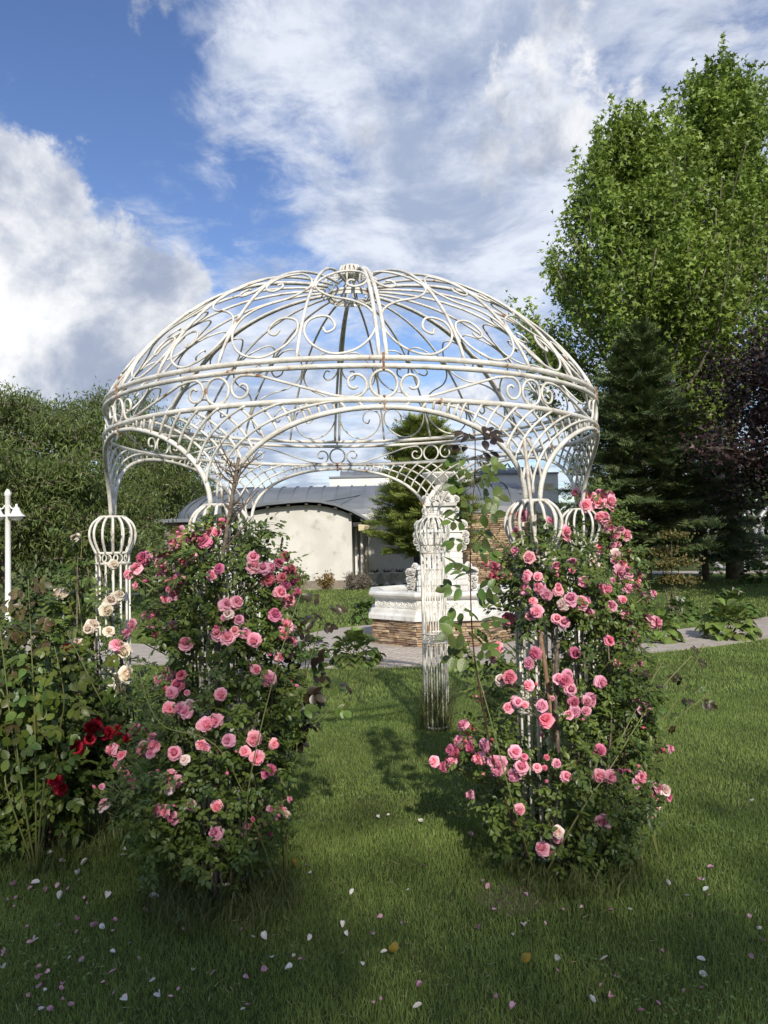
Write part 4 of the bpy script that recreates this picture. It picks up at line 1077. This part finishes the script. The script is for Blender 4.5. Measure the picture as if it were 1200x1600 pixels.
# lamp post
LY = 12.7; lp = empty('lamp_post', (P(13, 1013, LY).x, LY, 0), 0, 'white lamp post with two bell-shaped lamps at the left edge', 'lamp post')
ztop = P(14, 764, LY).z
MB().lathe([(.075, 0), (.075, .25), (.05, .3), (.045, 1.2), (.043, ztop - .12), (.052, ztop - .11), (.052, ztop - .07), (.034, ztop - .03), (.022, ztop - .01), (0, ztop)], 16).build('pole', MT['lamp_white'], lp, True)
for s in (-1, 1):
    hx = s * .155; zt = P(14, 797, LY).z
    arm = MB().tube([Vector(v) for v in catmull([(s * .03, -.02, zt + .08), (s * .09, -.02, zt + .02), (hx, -.02, zt + .06)], 5)], .012, 6).build('arm', MT['lamp_white'], lp, True)
    sh = MB().lathe([(.0, .10), (.018, .09), (.02, .05), (.045, .03), (.06, -.01), (.085, -.06), (.14, -.10), (.142, -.112), (.08, -.10)], 20).build('lamp_shade', MT['lamp_white'], lp, True); sh.location = (hx, -.03, zt)
    gl = MB().lathe([(.10, -.10), (.095, -.14), (.06, -.17), (0, -.18)], 20).build('lamp_glass', MT['lamp_glass'], sh, True)

# ------------------------------------------------------------------ roses on the columns
FLR = [(282,833),(330,820,'deep'),(348,818,'deep'),(330,830),(222,872,'deep'),(213,887),(249,866,'deep'),(286,841),(273,850),(285,878),(299,868),(342,888,'deep'),(250,899),(265,912),(277,904),(213,915),(259,939),(242,960),(268,979),(290,1005),(246,992,'deep'),(207,975),(354,944),(370,940),(373,968),(367,986),(355,996),(397,1000),(396,870),(396,885),(411,887),(423,887),(441,902,'deep'),(453,890,'deep'),(459,904,'deep'),(451,938),(438,925),(465,926,'deep'),(447,977),(456,1002),(444,992,'deep'),(438,1026),(400,1046),(420,1061),(463,1071,'s'),(345,1085),(267,1083),(249,1061),(277,1070,'deep'),(283,1055,'deep'),(241,1077,'s'),
 (264,1108),(290,1112),(315,1134),(336,1126),(356,1157),(314,1163),(369,1174,'s'),(397,1155),(402,1185),(429,1163),(415,1209,'deep'),(355,1208,'s'),(211,1139),(228,1139,'s'),(224,1171),(235,1177),(272,1176),(191,1181),(183,1195),(199,1209),(236,1211,'s'),(265,1211),(257,1219,'s'),(272,1222),(265,1235,'s'),(208,1231,'s'),(257,1267),(272,1259,'s'),(271,1281),(281,1281,'s'),(299,1259),(339,1260),(336,1301),(423,1264,'s'),(439,1269),(449,1280,'s'),(435,1296,'s'),(452,1249,'s'),(415,1286,'b'),(387,1291,'b'),(162,1256),(158,1229,'s'),(435,880,'deep'),(447,915,'deep'),(420,905,'deep'),(300,838,'deep'),(317,845,'deep'),(430,960,'deep'),(258,885,'s'),(350,965,'s')]
bush('climbing_rose', 'pink climbing rose covering the front left column from ground to bulb', 'rose bush', 3.83,
     [(820, 325, 350), (835, 285, 390), (870, 240, 440), (920, 240, 452), (980, 250, 455), (1060, 255, 452), (1130, 225, 452), (1190, 200, 448), (1260, 205, 440), (1310, 232, 425), (1352, 265, 405)],
     650, FLR, (340, 0), .030, .42, hide=((300, 1030, 345, 1110, .55),), canes=((((440, 1400, 3.7), (350, 1180, 3.45), (250, 1130, 3.35), (215, 1040, 3.4)), .006), (((300, 1380, 3.7), (215, 1270, 3.5), (170, 1210, 3.5)), .005), (((400, 1390, 3.7), (385, 1260, 3.42), (430, 1050, 3.45), (480, 900, 3.6)), .006)), seed=101)
FRR = [(815,805),(808,833),(859,813),(884,840),(827,871),(805,862),(772,884,'deep'),(772,900,'deep'),(794,900),(824,898),(840,901),(819,919),(870,885),(895,879),(832,939),(838,956),(854,929),(873,922),(892,936),(908,942),(870,966),(919,960),(913,909),(935,915),(955,947),(973,937),(979,960),(992,980),(1012,966),(1009,933),(997,919),(968,893),(792,966,'deep'),(778,1004,'s'),(835,1022,'deep'),
 (952,1001,'deep'),(974,1004),(984,999,'s'),(965,1036),(1000,1036,'s'),(940,1066),(887,1055),(892,1074),(883,1064,'deep'),(826,1071),(796,1058,'deep'),(783,1069,'s'),(745,1088,'s'),(898,1020,'deep'),(917,1096),(847,1103),(805,1098),(820,1102,'s'),(853,1125,'deep'),(892,1077),(923,1098),(898,1113),(911,1124,'s'),(897,1097,'deep'),(805,1175),(723,1133),(717,1157),(738,1138,'deep'),(703,1172,'deep'),(718,1170),(707,1190),(693,1198,'deep'),(735,1168,'deep'),(757,1164),(747,1185),(763,1186,'s'),(777,1185,'s'),(777,1202),(767,1212,'s'),(815,1198),(803,1212),(839,1199),(870,1193),(854,1221,'s'),(885,1213),(897,1217,'s'),(735,1242),(812,1266),(937,1283),(870,1309),(847,1326),(937,1213),(948,1207,'s'),(1003,1214),(998,1197,'s'),(1020,1235,'deep'),(1028,1230),(1044,1245,'deep'),(1033,1251,'s'),(1017,1249,'b'),(1015,1273,'deep'),(993,1283,'b'),(1047,1170),(1035,1172,'b'),(970,1205,'b'),(1018,1137,'deep'),(1005,1137,'b'),(937,1173,'deep'),(1023,1153,'b'),(1008,1107),(997,1093,'s')]
bush('climbing_rose', 'pink climbing rose on the front right column, widest near the ground', 'rose bush', 4.03,
     [(835, 815, 870), (870, 790, 935), (905, 778, 985), (950, 785, 1000), (985, 800, 985), (1030, 770, 985), (1090, 752, 1010), (1150, 735, 1015), (1200, 725, 1020), (1250, 745, 1015), (1300, 765, 985), (1345, 785, 945)],
     690, FRR, (860, 0), .030, .45, hide=((803, 985, 862, 1175, .88), (862, 985, 925, 1060, .6)), canes=((((850, 1370, 3.8), (900, 1280, 3.6), (960, 1190, 3.65), (1030, 1080, 3.9), (1100, 1006, 4.0)), .008), (((900, 1370, 3.8), (960, 1180, 3.7), (1010, 1080, 3.85), (1035, 1035, 3.9)), .006), (((840, 1380, 3.8), (800, 1250, 3.6), (760, 1100, 3.6), (730, 1000, 3.7)), .006)), seed=102, young=.16)
RRR = [(951,814),(970,828),(960,836),(938,808),(936,786),(953,784),(939,771),(921,776),(916,790),(900,770),(984,866),(938,857),(927,879),(930,887),(981,893),(979,908),(992,909),(965,850,'s'),(945,830),(957,800,'s'),(972,880),(958,870,'s')]
bush('climbing_rose', 'pink climbing rose behind the right column, rising beside its bulb', 'rose bush', 5.55,
     [(775, 915, 950), (800, 905, 965), (850, 930, 985), (900, 920, 1000), (960, 900, 1005), (1030, 890, 1005), (1100, 890, 1010), (1150, 900, 1000)], 300, RRR, (945, 0), .034, .35, seed=103, nrand=4, dm=.085, hide=((880, 770, 935, 900, .8),))
CRM = [(178,882,'cream'),(116,839,'cream'),(101,931,'cream'),(166,953,'cream'),(173,939,'cream'),(144,977,'cream'),(170,986,'cream'),(67,977,'cream'),(97,1026,'cream'),(121,1093,'cream'),(195,1062,'cream'),(183,1007,'pink'),(60,985,'cream'),(103,1015,'cream')]
bush('white_rose', 'cream-white rose climbing sparsely around the left column', 'rose bush', 4.75,
     [(835, 120, 150), (870, 105, 160), (930, 95, 170), (990, 80, 205), (1050, 70, 215), (1120, 60, 220), (1180, 60, 210)], 120, CRM, (150, 0), .042, .30, seed=104, nrand=2, rk='cream', dm=.085, young=.35, lcount=6, hide=((128, 800, 212, 1095, .85),))
REDR = [(119,1168,'red'),(86,1218,'red'),(142,1137,'red'),(153,1125,'red'),(163,1148,'red'),(143,1157,'red'),(185,1140,'red')]
bush('red_rose', 'bushy rose shrub with a few red blooms at the left edge', 'rose bush', 4.35,
     [(985, 10, 75), (1020, -40, 105), (1080, -60, 122), (1150, -70, 170), (1220, -60, 175), (1265, -30, 150), (1295, 0, 120)], 420, REDR, (60, 0), .046, .38, seed=105, nrand=3, rk='red', dm=.062, young=.2, lcount=6)

# canes with large leaves, each leaf a part
random.seed(201)
b = Vector((P(800, 0, 3.85).x, 3.85, 0))
tc_ = empty('rose_shoot', b, 0, 'tall rose shoot with large glossy leaves and wine-red tip left of the right bush', 'rose shoot')
leafy_cane(tc_, [b, P(782, 1230, 3.68), P(752, 1090, 3.6), P(738, 990, 3.56), P(735, 850, 3.55), P(742, 740, 3.55), P(742, 672, 3.55)], ['leafpart'], .45, 34, .086, 'cane_red', .0045, 5, tipmat='leafdark', tipfrom=.88)
b = Vector((P(425, 0, 3.9).x, 3.9, 0))
bs = empty('bronze_rose_shoot', b, 0, 'dark bronze-leaved rose shoots right of the left bush', 'rose shoot')
for k, (q, mats, nn) in enumerate((([b, P(445, 1160, 3.95), P(482, 1040, 4.0), P(512, 930, 4.0)], ['leafdark'], 18), ([b, P(440, 1170, 3.95), P(470, 1090, 4.0), P(478, 1030, 3.95)], ['leafpart', 'leafdark'], 7),
                         ([b, P(445, 1190, 3.95), P(505, 1118, 4.0), P(560, 1068, 4.0)], ['leafpart', 'leafdark'], 7), ([b, P(455, 1150, 3.9), P(448, 1110, 3.8), P(440, 1085, 3.75)], ['leafyellow', 'leafpart'], 6))):
    leafy_cane(bs, q, mats, .35, nn, .074, 'cane_green', .0045, 5)
b = Vector((P(50, 0, 3.98).x, 3.98, 0))
ls_ = empty('leafy_rose_shoots', b, 0, 'large-leaved rose shoots with coppery tips and yellow-green leaves at left edge', 'rose shoot')
for q, mats, nn, tm in (([b, P(55, 1150, 3.92), P(50, 1030, 3.92), P(44, 905, 3.92)], ['leafyellow', 'leafpart'], 15, 'leafbronze'), ([b, P(20, 1150, 3.92), P(8, 1050, 3.92), P(-5, 940, 3.92)], ['leafpart', 'leafbronze'], 9, 'leafbronze'),
                    ([b, P(90, 1160, 3.92), P(100, 1090, 3.85), P(85, 1010, 3.85)], ['leafyellow'], 9, None), ([b, P(30, 1200, 3.85), P(25, 1120, 3.95), P(35, 1060, 3.9)], ['leafyellow', 'leafpart'], 9, None), ([b, P(70, 1220, 3.85), P(90, 1180, 3.95), P(60, 1140, 3.9)], ['leafpart'], 8, None),
                    ([b, P(10, 1230, 3.85), P(15, 1200, 3.95), P(10, 1150, 3.9)], ['leafpart'], 8, None)):
    leafy_cane(ls_, q, mats, .35, int(nn * 1.35), .072, 'cane_green', .005, 5, tipmat=tm)
b = Vector((P(150, 0, 4.55).x, 4.55, 0))
wc = empty('white_rose_shoot', b, 0, 'green rose shoots with fresh leaves rising between lamp post and left column', 'rose shoot')
for q, nn in (([b, P(130, 1000, 4.7), P(120, 900, 4.8), P(128, 830, 4.8)], 12), ([b, P(175, 1150, 4.4), P(140, 1060, 4.3), P(100, 980, 4.3)], 6), ([b, P(240, 1180, 4.3), P(215, 1080, 4.2), P(180, 990, 4.3)], 6)):
    leafy_cane(wc, q, ['leafpart', 'leafyellow'], .4, nn, .06, 'cane_green', .006, 5)
b = Vector((P(985, 0, 4.0).x, 4.0, 0))
rc = empty('right_rose_shoot', b, 0, 'thin rose shoots leaning out to the right over the lawn', 'rose shoot')
for q, nn in (([b, P(1010, 1180, 3.95), P(1060, 1090, 3.95), P(1098, 1012, 3.95)], 8), ([b, P(1000, 1200, 3.95), P(1050, 1130, 3.95), P(1110, 1082, 3.95)], 7), ([b, P(1000, 1180, 3.95), P(1015, 1080, 3.95), P(1030, 1030, 3.95)], 7)):
    leafy_cane(rc, q, ['leafpart', 'leafdark'], .45, nn, .045, 'cane_green', .004, 5)

# stakes and dead twigs
def stick(name, label, pts, r, mat='stake'):
    q = [P(*p) for p in pts]; q[0].z = 0 if q[0].z < .35 else q[0].z
    tag(MB().tube([Vector(v) for v in catmull(q, 5)], r, 7).build(name, MT[mat], None, True), label, name.replace('_', ' '))
q0 = P(335, 1300, 3.62); q1 = P(343, 900, 3.6); q2 = P(373, 715, 3.6)
ds = empty('dead_rose_stem', (q0.x, q0.y, 0), 0, 'brown stake and bare thorny twigs rising above the left bush', 'dead stem'); DO = Vector(ds.location)
MB().tube([Vector((0, 0, 0)), q1 - DO, q2 - DO], [.011, .010, .008], 7).build('stake', MT['twig'], ds, True)
random.seed(77)
for k in range(16):
    t = random.uniform(.15, .95); a = q1.lerp(q2, t); d = Vector((random.uniform(-1, 1), random.uniform(-.6, .4), random.uniform(.1, .9))).normalized(); l = random.uniform(.06, .2)
    pts = [a, a + d * l * .5 + Vector((0, 0, .015)), a + d * l + Vector((random.uniform(-.03, .03), 0, .05))]
    m = MB().tube([Vector(v) - DO for v in catmull(pts, 4)], [.005 - .0004 * i for i in range(9)], 5)
    for j in range(3): m.tube([pts[1] - DO, pts[1] - DO + rv() * .05], [.003, .001], 4)
    m.build('twig', MT['twig'], ds, True)
stick('garden_stake', 'pale wooden stake leaning inside the right bush below the bulb', [(868, 1160, 3.72), (850, 1030, 3.75), (843, 985, 3.78)], .011)
stick('garden_stake', 'upright pale wooden stake standing through the right bulb', [(842, 880, 3.86), (830, 790, 3.86), (819, 686, 3.86)], .009, 'paint_rusty')
stick('dead_branch', 'grey bare branch upright in the middle of the right bush', [(872, 1175, 3.68), (868, 1080, 3.7), (872, 1000, 3.72)], .010, 'twig')

# tall weeds and long grass at the feet of the columns
long_grass('long_grass', 'long unmown grass at the foot of the left rose bush', (P(330, 0, 3.6).x, 3.6), .36, 800, .15, 31)
long_grass('long_grass', 'long unmown grass at the foot of the right rose bush', (P(855, 0, 3.85).x, 3.85), .34, 700, .14, 32)
a_ = TH + rad(60)
long_grass('long_grass', 'long grass growing inside the thin rear column', (CX + RB * math.cos(a_), CY + RB * math.sin(a_)), .13, 500, .55, 33)
long_grass('long_grass', 'long grass below the red rose shrub at left', (P(60, 0, 4.3).x, 4.3), .45, 500, .18, 34)
g = MB(); c = G(800, 1402); g.lathe([(0, .012), (.10, .010), (.17, .002)], 14, 0, (c.x, c.y, 0)); tag(g.build('bare_soil', MT['soil']), kind='structure')

# fallen petals and leaves
def petal_mesh(mat, curl):
    V = []; T = []
    for i in range(4):
        for j in range(4):
            u = j / 3 * 2 - 1; v = i / 3; wv = math.sin(PI * (.12 + .75 * v)); V.append((u * .42 * wv, v - .5, curl * (u * u * wv + (v - .3) ** 2)))
    for i in range(3):
        for j in range(3): a = 4 * i + j; T += [(a, a + 1, a + 5), (a, a + 5, a + 4)]
    me = mesh_tris('petal', np.array(V), np.array(T), True); me.materials.append(MT[mat]); return me
PMs = {k: [petal_mesh(k, c) for c in (.25, .5, .8)] for k in ('petalw', 'petalp', 'leafy')}
W = [(35,1320),(56,1320),(124,1307),(79,1342),(98,1354),(133,1357),(123,1373),(55,1390),(96,1409),(167,1410),(193,1344),(197,1335),(241,1412),(51,1481),(5,1526),(65,1586),(195,1575),(176,1496),(160,1455),(250,1567),(240,1541),(395,1472),(415,1470),(450,1524),(425,1506),(460,1502),(482,1477),(566,1516),(543,1469),(535,1457),(551,1404),(485,1374),(637,1396),(819,1453),(600,1498),(653,1588),(945,1509),(874,1507),(984,1431),(1074,1409),(1104,1400),(1043,1389),(1101,1384),(1189,1459),(1096,1512),(1099,1529),(925,1575),(803,1473),(594,1284),(607,1280),(659,1293),(1176,1258),(100,1318),(70,1560),(300,1530),(380,1585)]
Pk = [(123,1381),(107,1393),(120,1466),(96,1556),(75,1529),(60,1522),(216,1505),(150,1452),(279,1558),(375,1465),(333,1530),(470,1506),(592,1441),(480,1362),(755,1383),(773,1433),(955,1428),(1000,1349),(1112,1365),(1106,1406),(1140,1439),(1171,1440),(1035,1495),(1098,1552),(62,1536),(135,1420),(722,1320),(735,1312)]
random.seed(5)
for k in range(40): Pk.append((abs(random.gauss(90, 130)), random.uniform(1390, 1590)))
for k in range(30): Pk.append((random.uniform(560, 1200), random.uniform(1350, 1590)))
for lst_, mk, lb, gp in ((W, 'petalw', 'white rose petal on the grass', 'white petals on the lawn'), (Pk, 'petalp', 'faded pink rose petal on the grass', 'pink petals on the lawn')):
    for (px, py) in lst_:
        p = G(px, py); o = link('fallen_petal', random.choice(PMs[mk]), None); s = random.uniform(.016, .034) * (1.0 if mk == 'petalw' else .85)
        if mk == 'petalw' and px < 260 and py < 1420: s *= 1.35
        o.location = (p.x, p.y, random.uniform(.014, .032)); o.scale = (s, s, s); o.rotation_euler = (random.uniform(-.7, .7), random.uniform(-.7, .7), random.uniform(0, 6.3)); where = ('left of the left rose bush' if px < 200 else 'in front of the left rose bush' if px < 470 else 'between the two rose bushes' if px < 720 else 'in front of the right rose bush' if px < 980 else 'at the lower right, beyond the right bush')
        tag(o, lb + ', ' + where, 'petal', gp + ' ' + where)
for (px, py) in ((616, 1503), (460, 1366), (451, 1423), (822, 1521)):
    p = G(px, py); o = link('fallen_leaf', random.choice(PMs['leafy']), None); o.location = (p.x, p.y, .032); o.scale = (.032, .042, .05); o.rotation_euler = (random.uniform(-.4, .4), random.uniform(-.4, .4), random.uniform(0, 6)); tag(o, 'yellowed fallen leaf lying on the shaded lawn', 'leaf', 'yellow leaves on the lawn')

# ------------------------------------------------------------------ mown grass
def blades(y0, y1, dens, h, wd, seg, seed):
    r_ = np.random.default_rng(seed); W_ = y1 * .56 + 1.0
    n = int(dens * (y1 - y0) * 2 * W_); x = r_.uniform(-W_, W_, n); y = r_.uniform(y0, y1, n)
    k = np.abs(x) < y * .52 + .9; x = x[k]; y = y[k]
    pn = 10.05 + .058 * x * x; fx = 2.5 ** 2 - (x - FX) ** 2; pf = np.maximum(pn + 1.9, np.where(fx > 0, FY + np.sqrt(np.maximum(fx, 0)), 0))
    k = ~((y > pn + .01) & (y < pf - .01)); x = x[k]; y = y[k]; n = len(x)
    clump = .5 + .5 * np.sin(x * 5.1 + np.sin(y * 3.7) * 2) * np.sin(y * 4.3 + np.sin(x * 2.9) * 2)
    ln = h * r_.uniform(.55, 1.2, n) * (.8 + .35 * clump); az = r_.random(n) * 2 * PI; lean = np.abs(r_.normal(.35, .3, n)); la = r_.random(n) * 2 * PI
    pos = np.stack([x, y, np.zeros(n)], 1); s = np.stack([np.cos(az), np.sin(az), 0 * az], 1) * (wd * r_.uniform(.7, 1.2, n))[:, None]
    dv = np.stack([np.cos(la) * np.sin(lean), np.sin(la) * np.sin(lean), np.cos(lean)], 1); dv2 = dv.copy(); dv2[:, :2] *= 1.6; dv2 = nrmz(dv2)
    tip = pos + dv * (ln * .55)[:, None] + dv2 * (ln * .45)[:, None]
    rnd = np.clip(.5 * r_.random(n) + .25 * clump + .25 * r_.random(n) ** 3, 0, 1)
    if seg == 2:
        md = pos + dv * (ln * .55)[:, None]
        return np.stack([pos - s, pos + s, md - s * .8, md + s * .8, tip], 1).reshape(-1, 3), (np.array([(0, 1, 3), (0, 3, 2), (2, 3, 4)])[None] + (np.arange(n) * 5)[:, None, None]).reshape(-1, 3), np.repeat(rnd, 5)
    return np.stack([pos - s, pos + s, tip], 1).reshape(-1, 3), (np.array([(0, 1, 2)])[None] + (np.arange(n) * 3)[:, None, None]).reshape(-1, 3), np.repeat(rnd, 3)
gp_ = [blades(2.2, 4.6, 13500, .034, .0017, 2, 1), blades(4.6, 8, 6500, .036, .0028, 1, 2), blades(8, 15, 1800, .042, .0055, 1, 3), blades(15, 30, 250, .05, .014, 1, 4)]
o = leaf_obj('mown_grass', gp_, MT['blade'], None, (0, 0, 0)); tag(o, 'short mown lawn grass', 'grass', None, 'stuff')

# clover patches and dry thatch between the blades
r_ = np.random.default_rng(91); n = 60000
x = r_.uniform(-4.5, 4.5, n); y = r_.uniform(2.2, 8, n)
pt = np.sin(x * 2.1 + 1.3 * np.sin(y * 1.7)) * np.sin(y * 2.6 + 1.1 * np.sin(x * 1.3)) + .5 * np.sin(x * 6.3 + y * 5.1)
k = (pt > .62) & (np.abs(x) < y * .52 + .6); x = x[k]; y = y[k]; n = len(x)
pos = np.stack([x, y, r_.uniform(.02, .042, n)], 1)
o = leaf_obj('clover', [scatter(LV, LT, pos, r_.normal(0, 1, (n, 3)) * np.array([1, 1, .2]), np.array([0, 0, 1.0]) + r_.normal(0, .3, (n, 3)), r_.uniform(.009, .019, n))], MT['clover'], None, (0, 0, 0)); tag(o, 'low clover and weeds in patches through the lawn', 'ground cover', None, 'stuff')
n = 9000; x = r_.uniform(-4, 4, n); y = r_.uniform(2.2, 6.5, n)
pos = np.stack([x, y, r_.uniform(.004, .02, n)], 1); TVs = np.array([(-.035, 0, 0), (.035, 0, 0), (0, 1, .05)])
o = leaf_obj('dry_thatch', [scatter(TVs, np.array([(0, 1, 2)]), pos, r_.normal(0, 1, (n, 3)) * np.array([1, 1, .25]), np.array([0, 0, 1.0]) + r_.normal(0, .3, (n, 3)), r_.uniform(.02, .05, n))], MT['straw'], None, (0, 0, 0)); tag(o, 'dry straw clippings lying between the grass blades', 'thatch', None, 'stuff')
